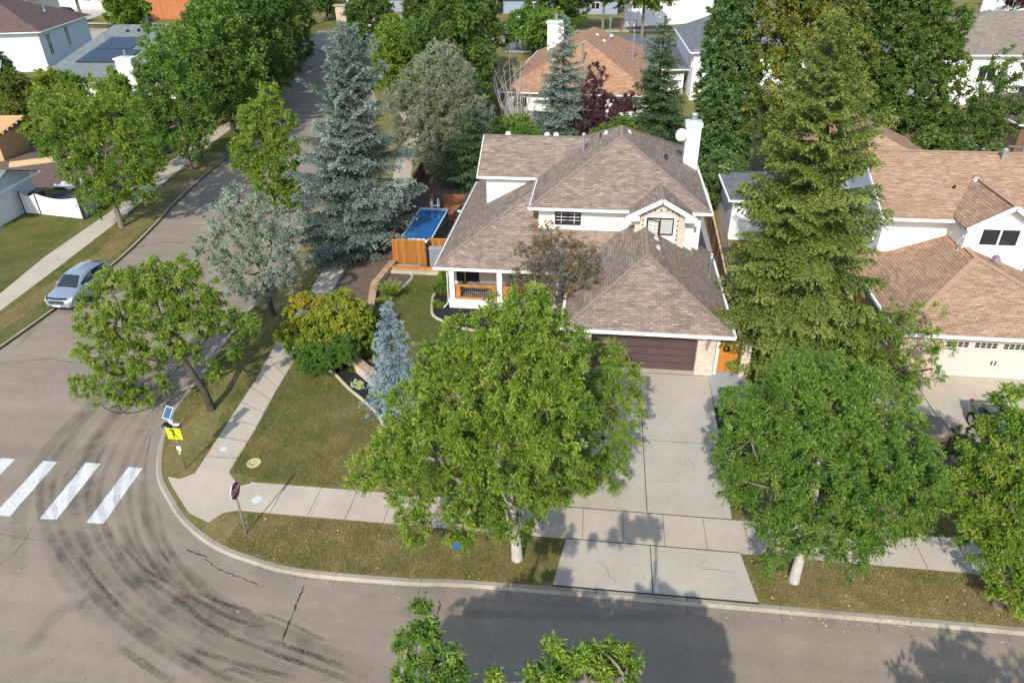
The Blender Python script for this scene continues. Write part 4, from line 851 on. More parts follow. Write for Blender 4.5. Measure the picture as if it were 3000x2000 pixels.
# back-lane bungalow with orange roof
o=simple_house('orange_roof_bungalow','bungalow with wide orange tan shingle roof behind the corner house',(-11.2,83.3),-.07,16.2,27,2.7,.50,SH_ORG,SIDW,'y',(1,1),[('f',1,2.6,.9,2.1),('f',9.5,11.5,.8,2.2),('f',12.3,14.6,.8,2.2),('f',5,6.5,.9,2.1)],.6,vents=((8.3,4.0,4.6,2.6),(13.6,13.0,4.2,3.2),(10.4,16.5,5.6,2.6)))
b=MB(); b.box(1.9,4.1,19.5,21,0,7.3); b.build('chimney',WHITE,o); b=MB(); b.box(1.75,4.25,19.35,21.15,7.3,7.55); b.build('chimney_cap',ALU,o); b=MB(); b.cyl(3,20.2,7.5,8.2,.14,n=10); b.cyl(3,20.2,8.2,8.4,.24,n=10); b.build('flue',GALV,o)
for q in ((8.9,15,6.6,.3),(9.0,17,6.3,.3),(9.9,13.6,6.1,.3),(12.2,7.2,4.3,.3),(10.5,19,6.0,.4)): cap_vent(o,q[0],q[1],q[2],q[3],GALV)
simple_house('grey_roof_house','tall white two storey house with grey shingle roof behind the poplar',(10.4,92.3),.02,15,20,5.6,.5,SH_GRY,SIDW,'y',(1,1),[('l',3,4.2,3.3,5.0),('l',.8,1.6,3.6,4.8),('f',3,4.5,3.2,4.6)],.5)
gg=simple_house('grey_roof_garage','low grey roofed wing left of the tall white house',(4.2,95.5),.02,5.6,16,3.1,.42,SH_GRY,SIDW,'y',(1,1),[],.5)
simple_house('far_taupe_roof_house','white two storey house with brown grey roof at the upper right',(37.6,92.0),.05,22,16,5.6,.42,SH_TAU2,SIDW,'x',(1,0),[('f',5,7,2.6,4.2),('f',10,11.5,.8,2.2)],.6)
simple_house('white_house_far_right','pale sided house cut off by the right edge behind the brown grey roof',(54.8,104),.1,14,14,5.2,.4,SH_GRY,SIDB,'x',(1,1),[('f',1,2.5,2.8,4.2)],.4)
simple_house('brick_house_right_edge','brown brick house at the right edge behind the small dark tree',(38.5,72),.05,12,10,2.8,.4,SH_BRN,noisy('wall_brown',(.15,.09,.06),(.2,.12,.08),2,20,.3),'x',(1,1),[],.4)
simple_house('small_taupe_roof_house','low house with taupe roof peeking over the tan roofed house',(22.4,56.5),.0,7.5,8,3.3,.42,SH_TAU2,SIDW,'x',(1,1),[],.5)
simple_house('white_house_between','white walled house with flat grey awning seen between corner house and spruce',(9.2,48.5),.0,2.9,6,3.0,.2,SH_GRY,SIDW,'x',(1,0),[],.25)
simple_house('brown_roof_house','two storey white and blue grey house with brown roof at the upper left',(-100.5,100.6),.27,17,20,5.6,.42,SH_BRN,SIDB,'x',(0,1),[('r',2.2,3.6,1.9,4.9,GLASS),('r',9.5,10.9,2.2,5.1,GLASS)],.7,vents=((14,12,7.2,.6),))
so_=simple_house('solar_roof_house','bungalow with sage grey roof carrying black solar panels behind yellowing shrubs',(-71.2,87.8),.04,17,38,2.65,.19,SH_GRN,SIDW,'x',(0,0),[('f',2,4,.8,2.2),('f',10,12,.8,2.2)],.6,chim=(10.9,-1.5,2.1,4.9),trim=DARK)
for (px0,px1,row) in ((1.8,8.7,0),(1.9,7.1,1)):
    n=int((px1-px0)/1.7)
    for i in range(n):
        b=MB(); y_a=4.2+row*4.7; y_b=y_a+4.5; z_a=2.65+(y_a+.6)*.19+.14; z_b=2.65+(y_b+.6)*.19+.14; x_a=px0+i*1.73
        b.add([(x_a,y_a,z_a),(x_a+1.70,y_a,z_a),(x_a+1.70,y_b,z_b),(x_a,y_b,z_b),(x_a,y_a,z_a-.1),(x_a+1.70,y_a,z_a-.1),(x_a+1.70,y_b,z_b-.1),(x_a,y_b,z_b-.1)],[(0,1,2,3),(4,7,6,5),(0,4,5,1),(1,5,6,2),(2,6,7,3),(3,7,4,0)]); b.build('solar_panel',SOLAR,so_)
for q in ((3.0,16,5.75),(4.6,16.2,5.8),(6.0,16.2,5.8)): vp_=MB(); vp_.cyl(q[0],q[1],q[2]-.3,q[2]+.35,.28,.2,10); vp_.build('roof_vent',BLACK,so_)
tv=MB(); tv.cyl(5.2,18.2,6.0,6.8,.3,.45,12); tv.cyl(5.2,18.2,6.8,7.3,.9,.6,12); tv.build('turbine_vent',BLACK,so_)
simple_house('sage_roof_wing','grey green roof wing half hidden by the elms right of the solar roof',(-68,106),.1,9,12,2.8,.36,SH_GRN,SIDW,'x',(1,1),[],.6,trim=DARK)
simple_house('near_west_house','white sided bungalow corner with pale sage roof at the left edge',(-58.3,43.6),.10,13.6,5.8,2.6,.33,SH_GRN,SIDG,'x',(1,0),[],.55)
simple_house('white_garage_house','white house front with open driveway at the top left',(-146,186),-.05,30,14,5.5,.4,SH_BRN,WHITE,'x',(1,1),[],.6)
simple_house('white_wall_house','white walled house behind the brown roof at the top left corner',(-138,140),.1,22,14,6,.3,SH_BRN,SIDW,'x',(1,1),[],.6)
simple_house('blue_sided_house_far','blue grey sided house behind the hockey net lawn',(-24,178),-.02,26,10,3.2,.4,SH_GRY,siding('siding_blue',(.25,.30,.38),.3,.85),'x',(1,1),[('f',6,8,1,2.4),('f',12,16,.8,2.4),('f',20,22,1,2.4)],.6)
simple_house('far_centre_house','far house with white porch frame above the white vinyl fence',(2,198),-.02,22,10,4,.3,SH_GRY,noisy('wall_red_brown',(.25,.12,.1),(.32,.17,.13),1,6,.2),'x',(1,1),[('f',1,3,1,3.2),('f',5,7,1,3.2),('f',9,11,1,3.2)],.6)
simple_house('far_right_brown_house','brown wall and eaves at the top right behind the camper trailer',(88,180),.1,26,14,5,.3,SH_BRN,noisy('wall_tan_far',(.35,.22,.15),(.42,.28,.2),1,6,.2),'x',(1,1),[],.6)
# plywood shed
t=thing('plywood_shed','unfinished plywood shed with bare sheathed roof by the left edge','shed',(-61.5,60.8,0),.13)
b=MB(); b.box(0,4.6,0,4.4,0,2.3); b.build('wall',PLY,t); b=MB(); b.add([(-.3,-.3,2.35),(4.9,-.3,2.35),(4.9,4.7,3.1),(-.3,4.7,3.1),(-.3,-.3,2.45),(4.9,-.3,2.45),(4.9,4.7,3.2),(-.3,4.7,3.2)],[(0,3,2,1),(4,5,6,7),(0,1,5,4),(1,2,6,5),(2,3,7,6),(3,0,4,7)]); b.build('roof',noisy('osb',(.62,.33,.14),(.7,.4,.2),1,10,.2),t)
b=MB(); [b.box(4.86,5.05,-.2+i*.8,-.05+i*.8,2.3+i*.12,2.44+i*.12) for i in range(6)]; b.build('rafter_tail',LUM,t)
# ------------------------------------------------------------------ fences
def fence(name,label,path,h,mt,group=None,post=None,cap_m=None,dip=0,post_w=.1,z=0,cat='fence',rails=False,step=2.4):
    o0=Vector((*path[0],z)); t=thing(name,label,cat,tuple(o0),0,group); b=MB(); 
    segs=[(Vector((*a,z))-o0,Vector((*c,z))-o0) for a,c in zip(path[:-1],path[1:])]
    posts=[]
    for a,c in segs:
        n=max(1,round((c-a).length/step))
        for i in range(n):
            p=a+(c-a)*i/n; q=a+(c-a)*(i+1)/n; posts.append(p)
            k=int((q-p).length/.15)
            if dip:
                for j in range(k):
                    f0=(j+.04)/k; f1=(j+.94)/k; hh=h-dip*math.sin(PI*(f0+f1)/2); u=p+(q-p)*f0; v=p+(q-p)*f1; b.bar(u+Vector((0,0,hh/2+.03)),v+Vector((0,0,hh/2+.03)),.03,hh-.06)
            else:
                for j in range(k):
                    f0=(j+.02)/k; f1=(j+.97)/k; u=p+(q-p)*f0; v=p+(q-p)*f1; jj=random.uniform(-.004,.004); b.bar(u+Vector((jj,jj,h/2)),v+Vector((jj,jj,h/2)),.022,h-.06)
    posts.append(segs[-1][1])
    b.build('boards',mt,t)
    for p in posts: q=MB(); q.box(p.x-post_w/2,p.x+post_w/2,p.y-post_w/2,p.y+post_w/2,-.05,h+.05); q.build('post',post or mt,t)
    if cap_m or rails:
        r=MB(); [r.bar(a+Vector((0,0,h+.0)),c+Vector((0,0,h+.0)),.12,.05) for a,c in segs]; r.build('top_rail',cap_m or mt,t)
    return t
fence('cedar_fence','honey cedar fence panel in front of the pool',[(-13.25,42.15),(-10.95,42.15)],1.75,BRD_O,cap_m=WOODO)
fence('cedar_fence','short low cedar fence return between pool and house eave',[(-10.9,42.6),(-9.2,42.6)],1.72,BRD_O,cap_m=WOODO)
fence('cedar_fence','brown weathered fence along the sidewalk beside the pool yard',[(-13.3,42.3),(-14.2,48),(-14.9,53.2),(-15.4,60.5)],1.75,BRD_B,cap_m=BRD_B)
t=thing('garden_post','black gate post with round white lamp beside the pool fence','post',(-10.93,42.0,0)); MB().box(-.06,.06,-.06,.06,0,2.0).build('post',BLACK,t); MB().cyl(0,-.08,1.75,1.9,.08,n=12).build('lamp',SIGNW,t)
t=thing('garden_post','dark post with small white light on the street side fence behind pool','post',(-13.75,48.9,0)); MB().box(-.06,.06,-.06,.06,0,2.15).build('post',BLACK,t); MB().cyl(0,-.08,1.95,2.12,.07,n=12).build('lamp',SIGNW,t)
t=thing('planter_border','weathered orange timber border on stone edge under the pool fence','planter',(-13.3,41.1,0)); MB().box(0,3.4,-.12,.12,.0,.34).build('timber',WOODO,t); b=MB(); b.box(0,4.2,-.4,-.16,0,.2); b.build('stone_edge',EDGE,t); b=MB(); b.box(.05,1.9,.15,.8,0,.12); b.build('gravel_bed',CONCG,t)
t=thing('storage_cabinet','grey upright cabinet with shiny lid between cedar fence and house','cabinet',(-10.75,41.75,0)); MB().box(0,.95,0,.35,.1,1.35).build('body',mat('cabinet_grey',(.2,.22,.24),.4),t,bevel=.02); MB().box(-.03,.98,-.05,.4,1.35,1.42).build('lid',mat('cabinet_lid',(.5,.52,.54),.25,.5),t)
# side gate + pillar
t=thing('wooden_gate','varnished cedar gate with round black window beside the brown garage','gate',(6.12,31.15,0)); b=MB(); [b.box(.02+i*.14,.155+i*.14,0,.05,.05,1.8) for i in range(8)]; b.build('boards',noisy('gate_cedar',(.48,.17,.03),(.62,.26,.05),5,20,.3,rough=.4,bst=.1),t)
b=MB(); b.box(-.02,1.18,-.02,0,1.72,1.82); b.box(-.02,1.18,-.02,0,.05,.14); b.build('rail',WOODO,t)
cy=MB(); k=24; cy.add([(.58+.19*math.cos(2*PI*j/k),-.03,1.38+.19*math.sin(2*PI*j/k)) for j in range(k)]+[(.58+.19*math.cos(2*PI*j/k),0,1.38+.19*math.sin(2*PI*j/k)) for j in range(k)],[tuple(range(k))]+[(j,(j+1)%k,k+(j+1)%k,k+j) for j in range(k)]); cy.build('round_window',BLACK,t)
MB().box(.93,1.07,-.03,0,1.5,1.66).build('latch_plate',SIGNW,t); MB().box(.98,1.02,-.045,-.03,1.56,1.6).build('latch',BLACK,t)
t=thing('brick_pier','pale brick pier right of the varnished cedar gate','pillar',(7.4,30.8,0)); MB().box(0,.42,0,.42,0,1.72).build('shaft',BRK,t); MB().box(-.03,.45,-.03,.45,1.72,1.8).build('cap',KERB,t)
fence('side_yard_fence','grey brown fence running back between the two houses',[(7.35,31.4),(7.6,38),(7.9,46),(8.2,56)],1.75,BRD_B,cap_m=LUM)
t=thing('lumber_rack','long pale poles lying along the side yard fence top','lumber',(7.6,40,0)); [MB().bar((0+dx_,-4,1.9+dx_*.3),(.5+dx_,7,2.0),.09,.09).build('pole',noisy('pole_grey%d'%i,(.2,.15,.12),(.3,.24,.2),3,20,.3),t) for i,dx_ in enumerate((0,.16,.34))]
t=thing('side_yard_paving','dark shadowed side yard strip','paving') if False else None
sheet('side_yard_path',[(5.9,31.3),(7.3,31.4),(7.9,46),(8,58),(6.2,58)],.004,CONCG)
t=thing('brick_pier','low square brick pier with slab cap beside the neighbour drive','pillar',(14.45,25.9,0)); MB().box(0,.85,0,1.1,0,.85).build('shaft',BRKT,t); MB().box(-.08,.93,-.08,1.18,.85,.95).build('cap',noisy('cap_brown',(.2,.14,.11),(.27,.2,.16),3,20,.3),t)
sheet('neighbour_bed',[(13.2,24.5),(15.9,24.5),(15.85,28.4),(13.3,29.2)],.008,MULR)
t=thing('garden_edging','curved white edging beside the neighbour drive','edging',(13.1,29.1,0)); b=MB(); b.tube([(0,0,.03),(1.2,-.75,.03),(2.6,-.95,.03),(2.85,-3.6,.03)],.06,6); b.build('edging',EDGE,t)
# west fences
fence('white_board_fence','white board fence with dipping top beside the left house',[(-44.9,48.55),(-43.4,48.35),(-39.4,47.75)],1.75,BRD_W,post=DARK,dip=.28,step=4.0)
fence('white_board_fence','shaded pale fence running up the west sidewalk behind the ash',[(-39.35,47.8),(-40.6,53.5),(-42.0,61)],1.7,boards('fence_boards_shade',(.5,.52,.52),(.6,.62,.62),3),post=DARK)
fence('grey_panel_fence','dark grey panel fence in the shade of the elms',[(-42.4,63),(-44.6,78),(-47.5,92)],2.1,BRD_G,post=BLACK)
fence('rust_wood_fence','rust orange board fence across the road at the top left',[(-108,165.5),(-84,165.5),(-70,162)],4.0,BRD_R,step=4)
fence('white_vinyl_fence','long plain white vinyl fence beyond the hockey net',[(3.2,157),(12,160),(22.5,166)],4.4,mat('vinyl_white',(.78,.77,.76),.5),step=3)
t=thing('yard_table','black barbecue cart by the white gate','barbecue',(-45.1,50.3,0)); MB().box(-.8,.5,-.4,.4,0,.9).build('body',BLACK,t); MB().box(-.9,.6,-.5,.5,.9,1.2).build('lid',DARK,t,bevel=.1)
t=thing('tarp_pile','crumpled pale grey tarpaulin on the back lawn of the left house','tarp',(-44.3,55.2,0)); n=12; vs=[(i*.42-2.5,j*.22-1.2,random.uniform(.02,.35)) for j in range(n) for i in range(n)]; MB().add(vs,[(j*n+i,j*n+i+1,(j+1)*n+i+1,(j+1)*n+i) for j in range(n-1) for i in range(n-1)]).build('sheet',TARP,t)
t=thing('dark_platform','low dark deck platform beyond the white gate','platform',(-43.2,51.5,0)); MB().box(-1.6,1.9,-.9,.9,0,.35).build('top',noisy('deck_dark',(.03,.035,.045),(.06,.065,.08),2,12,.3),t)
t=thing('lumber_stack','pale yellow timber planks lying beside the plywood shed','lumber',(-53.2,61.5,0),.6); [MB().box(-2.6,2.4+random.uniform(-.5,.5),i*.34-.7,i*.34-.42,0,.12+.1*(i%2)).build('plank',LUM,t) for i in range(5)]
for i,q in enumerate(((-48.2,60.5),)):
    pass
# ------------------------------------------------------------------ pool yard
t=thing('frame_pool','rectangular above ground pool with blue water and white rim','pool',(-13.1,43.4,0)); b=MB(); b.box(.06,2.09,.06,5.84,0,1.16); b.build('liner',mat('liner_dark',(.03,.035,.04),.6),t)
MB().box(.1,2.05,.1,5.8,1.165,1.2).build('water',WATER,t)
b=MB(); b.box(0,2.15,0,.17,1.2,1.3); b.box(0,2.15,5.73,5.9,1.2,1.3); b.box(0,.09,.17,5.73,1.2,1.3); b.box(2.06,2.15,.17,5.73,1.2,1.3); b.build('rim',mat('rim_white_blue',(.6,.65,.7),.4),t,bevel=.02)
for i in range(10): MB().bar((2.12,.3+i*.58,1.22),(2.34,.3+i*.58,.02),.03,.03).build('strut',GALV,t)
for i in range(5): MB().box(.35+i*.36,.39+i*.36,-.02,.18,1.19,1.32).build('clip',BLACK,t)
t=thing('pool_ladder','white arched pool ladder over the far rim of the pool','ladder',(-12.2,49.3,0)); 
for s_ in (0,.5):
    MB().tube([(s_,-.25,.9),(s_,-.22,1.75),(s_,-.1,1.98),(s_,.1,1.98),(s_,.25,1.75),(s_,.55,0)],.028,7).build('rail',ALU,t)
for i in range(4): MB().box(.0,.5,.28+i*.06,.36+i*.06,1.35-i*.33,1.38-i*.33).build('step',ALU,t)
sheet('wood_deck_base',[(-12.9,49.5),(-10.6,49.6),(-10.0,56),(-14.0,56)],.006,SOIL)
t=thing('wood_deck','low orange brown wood deck behind the pool','deck',(-12.9,49.7,0)); MB().add([(0,0,.05),(2.75,.1,.05),(3.3,5.8,.05),(-.9,5.8,.05),(0,0,.22),(2.75,.1,.22),(3.3,5.8,.22),(-.9,5.8,.22)],[(4,5,6,7),(0,1,5,4),(1,2,6,5),(2,3,7,6),(3,0,4,7)]).build('boards',DECK,t); MB().bar((2.8,.05,.12),(3.35,5.8,.12),.1,.26).build('edge',DARK,t)
def lounger(x,y,rz,label):
    t=thing('patio_lounger',label,'sun lounger',(x,y,.22),rz,'dark patio loungers'); MB().box(-.33,.33,-.9,.35,.28,.34).build('seat',DARK,t,bevel=.02); MB().add([(-.33,.35,.3),(.33,.35,.3),(.33,1.0,.85),(-.33,1.0,.85),(-.33,.35,.36),(.33,.35,.36),(.33,.97,.91),(-.33,.97,.91)],[(4,5,6,7),(0,3,2,1),(0,1,5,4),(1,2,6,5),(2,3,7,6),(3,0,4,7)]).build('backrest',DARK,t)
    for sx in (-.3,.3):
        for sy in (-.8,.3): MB().box(sx-.025,sx+.025,sy-.025,sy+.025,0,.28).build('leg',BLACK,t)
    for sx in (-.36,.36): MB().box(sx-.03,sx+.03,-.2,.5,.5,.54).build('armrest',BLACK,t)
    return t
lounger(-12.4,51.9,.12,'dark grey lounger on the deck nearest the street fence'); lounger(-10.25,51.9,-.2,'black lounger folded open on the deck nearest the house'); lounger(-10.0,53.9,-.1,'grey mesh lounger furthest back on the deck')
t=thing('side_table','small dark square table with a white bowl on the deck edge','table',(-10.35,49.9,.22)); MB().box(-.42,.42,-.5,.5,.42,.47).build('top',DARK,t); [MB().box(a-.03,a+.03,c-.03,c+.03,0,.42).build('leg',BLACK,t) for a in (-.36,.36) for c in (-.44,.44)]
t=thing('white_bowl','white round bowl standing on the small dark deck table','bowl',(-10.32,50.2,.69)); MB().cyl(0,0,0,.1,.12,.2,16).build('bowl',SIGNW,t)
# ------------------------------------------------------------------ signs
sb=G(722,1562); t=thing('stop_sign','red octagonal stop sign on a galvanised post at the corner','stop sign',(*sb,0))
b=MB(); b.box(-.025,.025,-.03,.03,-.1,2.5); b.build('post',GALV,t)
k=8; R8=.36
def octo(r,x): return [(x,r*math.cos(PI/8+2*PI*j/k),2.17+r*math.sin(PI/8+2*PI*j/k)) for j in range(k)]
b=MB(); b.add(octo(R8,.03)+octo(R8,.045),[tuple(range(k))[::-1],tuple(range(k,2*k))]+[(j,(j+1)%k,k+(j+1)%k,k+j) for j in range(k)]); pl=b.build('sign_face',SIGNW,t)
b=MB(); b.add(octo(R8-.02,.046)+octo(R8-.02,.05),[tuple(range(k,2*k))]+[(j,(j+1)%k,k+(j+1)%k,k+j) for j in range(k)]); b.build('red_field',RED,pl)
tx=text_mesh('STOP',.30,SIGNW,'lettering',pl,.002,.004); tx.rotation_euler=(PI/2,0,PI/2); tx.location=(.053,0,2.17); tx.scale=(.82,1.05,1)
pb=G(545,1372); t=thing('crosswalk_sign','yellow green pedestrian crossing sign with light bar and small solar panel','crossing sign',(*pb,0))
b=MB(); b.tube([(0,0,-.1),(0,0,2.9)],.032,8); b.build('post',GALV,t)
b=MB(); b.box(-.31,.31,-.05,-.035,1.62,2.24); fc=b.build('sign_face',YELL,t)
pg=MB(); Yp=-.053
def pol(p): pg.add([(x*.0128,Yp,1.91+z*.0128) for x,z in p],[tuple(range(len(p)))])
k=14; pol([(-6+2.6*math.cos(2*PI*j/k),21+2.6*math.sin(2*PI*j/k)) for j in range(k)])
pol([(-9,17),(-3,18),(3,14),(1,3),(-5,3),(-5,9)]); pol([(-9,17),(-6,14),(-10,7),(-16,10),(-15,12),(-11,10.5)]); pol([(1,16.5),(9,9),(10,3),(8,3),(7,7.5),(1,12)])
pol([(-5,4),(1,4),(1,-3),(-2,-19),(-6,-19),(-4,-4)]); pol([(-3,2),(2,3),(7,-6),(17,-19),(13,-20),(3,-8)])
pg.add([(-.2,Yp,1.66),(.2,Yp,1.66),(.2,Yp,1.67),(-.2,Yp,1.67)],[(0,1,2,3)])
bm_=pg.build('walking_figure',BLACK,fc)
b=MB(); b.box(-.36,.36,-.14,.1,2.28,2.36); b.box(-.36,.36,-.15,-.13,2.26,2.38); b.build('light_bar',BLACK,t); b=MB(); b.box(.06,.34,-.10,.06,2.361,2.366); b.build('light_bar_lid',SIGNW,t); b=MB(); b.box(-.31,-.13,-.155,-.15,2.29,2.35); b.box(.13,.31,-.155,-.15,2.29,2.35); b.build('lens',mat('lens_blue',(.15,.2,.24),.2),t)
b=MB(); b.box(-.2,.2,-.26,.26,-.02,.0); so2=b.build('solar_panel',mat('panel_frame',(.6,.63,.66),.4,.3),t); so2.location=(-.02,0,2.92); so2.rotation_euler=(math.radians(48),0,math.radians(-18)); b=MB(); b.box(-.165,.165,-.225,.225,.001,.006); b.build('cells',mat('cells_blue',(.05,.1,.17),.25),so2)
b=MB(); b.box(-.06,.1,-.06,.06,2.42,2.68); b.build('controller_box',ALU,t); b=MB(); b.box(-.08,.1,-.06,-.04,1.02,1.24); b.build('notice_plate',SIGNW,t); b=MB(); b.cyl(0,-.06,.86,.95,.05,n=10); b.build('push_button',mat('button_yellow',(.6,.5,.1),.5),t)
b=MB(); b.box(-.03,.03,-.0625,-.0605,1.12,1.16); b.build('notice_mark',RED,t)
sg=G(1030,80); t=thing('street_name_sign','tall thin street name post with pale blue green blade far up the road','street sign',(*sg,0)); MB().tube([(0,0,0),(-.3,0,5.6)],.12,6).build('post',ALU,t); MB().box(-3.3,-.1,-.06,.06,5.2,5.75).build('blade',mat('blade_teal',(.35,.6,.62),.5),t)
pp=G(1005,62); t=thing('entrance_pillar','stone entrance pillar beside the far street sign','pillar',(*pp,0)); MB().box(-1.1,1.1,-1,1,0,3).build('shaft',BRKT,t); MB().box(-1.3,1.3,-1.2,1.2,3,3.4).build('cap',KERB,t)
# smiling stepping stone
sp_=G(744,1356); t=thing('stepping_stone','round yellow stepping stone with smiling face set in the corner lawn','stepping stone',(*sp_,0),-.5); MB().cyl(0,0,-.02,.03,.31,.30,28).build('disc',noisy('stone_yellow',(.62,.52,.24),(.7,.6,.34),6,40,.15,bst=.2),t)
b=MB(); b.cyl(-.09,.07,.03,.034,.028,n=10); b.cyl(.09,.07,.03,.034,.028,n=10); vs=[]
for j in range(13): a=PI*1.12+PI*.76*j/12; vs+=[(.19*math.cos(a),.0+.17*math.sin(a),.033),(.165*math.cos(a),.01+.145*math.sin(a),.033)]
b.add(vs,[(2*j,2*j+2,2*j+3,2*j+1) for j in range(12)]); b.build('face',CRK,t)
bl=G(1338,1603); t=thing('ball','small blue plastic bowl lying on the verge under the ash tree','bowl',(*bl,0)); MB().cyl(0,0,0,.1,.1,.16,14).build('bowl',mat('plastic_blue',(.03,.15,.4),.3),t)
# ------------------------------------------------------------------ vehicles
def make_car(name,label,loc,rz,paint,L_=4.45,W_=1.82,Hh=1.66,kind='suv',group=None,detail=True):
    """nose towards local -y; wheels on z=0"""
    t=thing(name,label,'car',(*loc,-.12 if len(loc)==2 else loc[2]) if len(loc)==2 else loc,rz,group)
    hw=W_/2; s=Hh/1.66; k=L_/4.45
    if kind=='suv': 
        st=[(0,.42,.62,.66),(.06,.30,.78,.78),(.35,.24,.93,.88),(1.05,.22,1.02,.90),(1.35,.22,1.07,.905),(2.2,.22,1.09,.91),(3.3,.22,1.12,.905),(3.95,.25,1.13,.88),(4.28,.32,1.08,.80),(4.42,.42,.98,.70)]
        cabs=[(1.08,1.05,.74,.0),(1.86,1.58,.62,1),(2.6,1.655,.60,1),(3.4,1.63,.59,1),(3.98,1.53,.56,1),(4.3,1.06,.66,0)]
    else:
        st=[(0,.40,.55,.62),(.08,.28,.66,.76),(.45,.2,.78,.86),(1.1,.18,.86,.88),(1.5,.18,.91,.89),(2.4,.18,.93,.9),(3.3,.18,.94,.89),(3.9,.2,.95,.86),(4.3,.28,.92,.78),(4.45,.4,.8,.68)]
        cabs=[(1.3,.88,.70,0),(2.1,1.34,.56,1),(2.7,1.42,.56,1),(3.3,1.36,.55,1),(4.0,.95,.64,0)]
    b=MB(); vs=[]; n=9
    for y,zb,zt,w_ in st:
        y*=k; zb*=s; zt*=s; w_*=hw/.91; zm=zb+(zt-zb)*.55
        pr=[(0,zb),(w_*.8,zb),(w_*.97,zb+.10),(w_*1.0,zm),(w_*.97,zt-.07),(w_*.86,zt),(w_*.45,zt+.03),(0,zt+.035)]
        ring=[(x,y,z) for x,z in pr]+[(-x,y,z) for x,z in pr[-2:0:-1]]; vs+=ring; n=len(ring)
    fs=[(i*n+j,(i+1)*n+j,(i+1)*n+(j+1)%n,i*n+(j+1)%n) for i in range(len(st)-1) for j in range(n)]+[tuple(range(n)),tuple((len(st)-1)*n+j for j in range(n))[::-1]]
    b.add(vs,fs); body=b.build('body',paint,t,subsurf=2)
    c=MB(); vs=[]; m=7
    for y,z,w_,r in cabs:
        y*=k; z*=s; w_*=hw/.91; z0=1.02*s if kind=='suv' else .86*s
        ring=[(-hw*.86,y,z0),(-w_*1.02,y,z-.06 if r else z0),(-w_*.86,y,z),(0,y,z+.03),(w_*.86,y,z),(w_*1.02,y,z-.06 if r else z0),(hw*.86,y,z0)]; vs+=ring
    nc=len(cabs); fs=[(i*m+j,(i+1)*m+j,(i+1)*m+j+1,i*m+j+1) for i in range(nc-1) for j in range(m-1)]; c.add(vs,fs,0,True); cabo=c.build('roof',paint,t)
    def P(i,j): return Vector(vs[i*m+j])
    # glass panels lying just proud of the cabin shell
    def panel(a,b_,c_,d,nm,inset=.06,off=.012,mt=GLASS):
        ctr=(a+b_+c_+d)/4; nn=(b_-a).cross(d-a).normalized()
        if nn.dot(ctr-Vector((0,L_/2,.9)))<0: nn=-nn
        q=[p+(ctr-p)*inset+nn*off for p in (a,b_,c_,d)]; g=MB(); g.add(q,[(0,1,2,3)]); return g.build(nm,mt,cabo)
    def scr(i0,i1,nm,ins):
        g=MB(); q=[]
        for i,f in ((i0,ins),(i1,ins)):
            o_=i1 if i==i0 else i0
            for j in (2,3,4): a=P(i,j)*(1-f)+P(o_,j)*f; a.x*=(1.06 if i in (0,nc-1) else .97); q.append(a+Vector((0,-.012 if i0==0 else .012,.02)))
        g.add(q,[(0,1,4,3),(1,2,5,4)],smooth=True); g.build(nm,GLASS,cabo)
    scr(0,1,'windscreen',.06); scr(nc-1,nc-2,'rear_window',.15)
    for sgn,j0,j1 in ((1,6,5),(-1,0,1)):
        zlo=vs[j0][2]+.09*s
        def sp(y,top):
            y*=k
            for i in range(nc-1):
                ya,yb=vs[i*m][1],vs[(i+1)*m][1]
                if ya<=y<=yb: f=(y-ya)/(yb-ya); pt=P(i,j1)*(1-f)+P(i+1,j1)*f; lo=Vector((sgn*hw*.86,y,zlo)); return pt+ (lo-pt)*.1 if top else lo+(pt-lo)*.06
            return Vector((sgn*hw*.8,y,zlo))
        for y0_,y1_ in (((1.45,2.5),(2.57,3.42),(3.48,4.0)) if kind=='suv' else ((1.7,2.6),(2.68,3.5))):
            a,b2,c2,d2=sp(y0_,0),sp(y1_,0),sp(y1_,1),sp(y0_,1)
            if kind=='suv' and y1_==4.0: c2=sp(3.9,1)
            nn=Vector((sgn,0,.25)).normalized(); g=MB(); g.add([p+nn*.02 for p in (a,b2,c2,d2)],[(0,1,2,3)]); g.build('side_window',GLASS,cabo)
        mb=MB(); mb.add([(0,0,0),(.22*sgn,-.03,.0),(.24*sgn,-.03,.14),(0,0,.14),(0,.14,0),(.2*sgn,.1,.0),(.22*sgn,.1,.14),(0,.14,.14)],[(0,1,2,3),(4,7,6,5),(0,4,5,1),(3,2,6,7),(1,5,6,2)]); mo=mb.build('wing_mirror',paint,t,bevel=.03); mo.location=(sgn*hw*.9,1.62*k,1.04*s if kind=='suv' else .9*s)
        hl=MB(); hl.add([(sgn*hw*.62,.02,.66*s),(sgn*hw*.93,.2,.68*s),(sgn*hw*.97,.5,.86*s),(sgn*hw*.93,.42,.93*s),(sgn*hw*.72,.14,.86*s),(sgn*hw*.62,.06,.8*s)],[tuple(range(6))]); 
        ho=hl.build('headlight',mat('lamp_clear',(.55,.58,.6),.12,.2),t); ho.location=(sgn*.02,-.03,.01)
        tl=MB(); tl.box(sgn*hw*.60,sgn*hw*.80,L_-.30,L_-.08,.76*s,.92*s); tl.build('tail_light',mat('lamp_red',(.25,.01,.01),.25),t,bevel=.04)
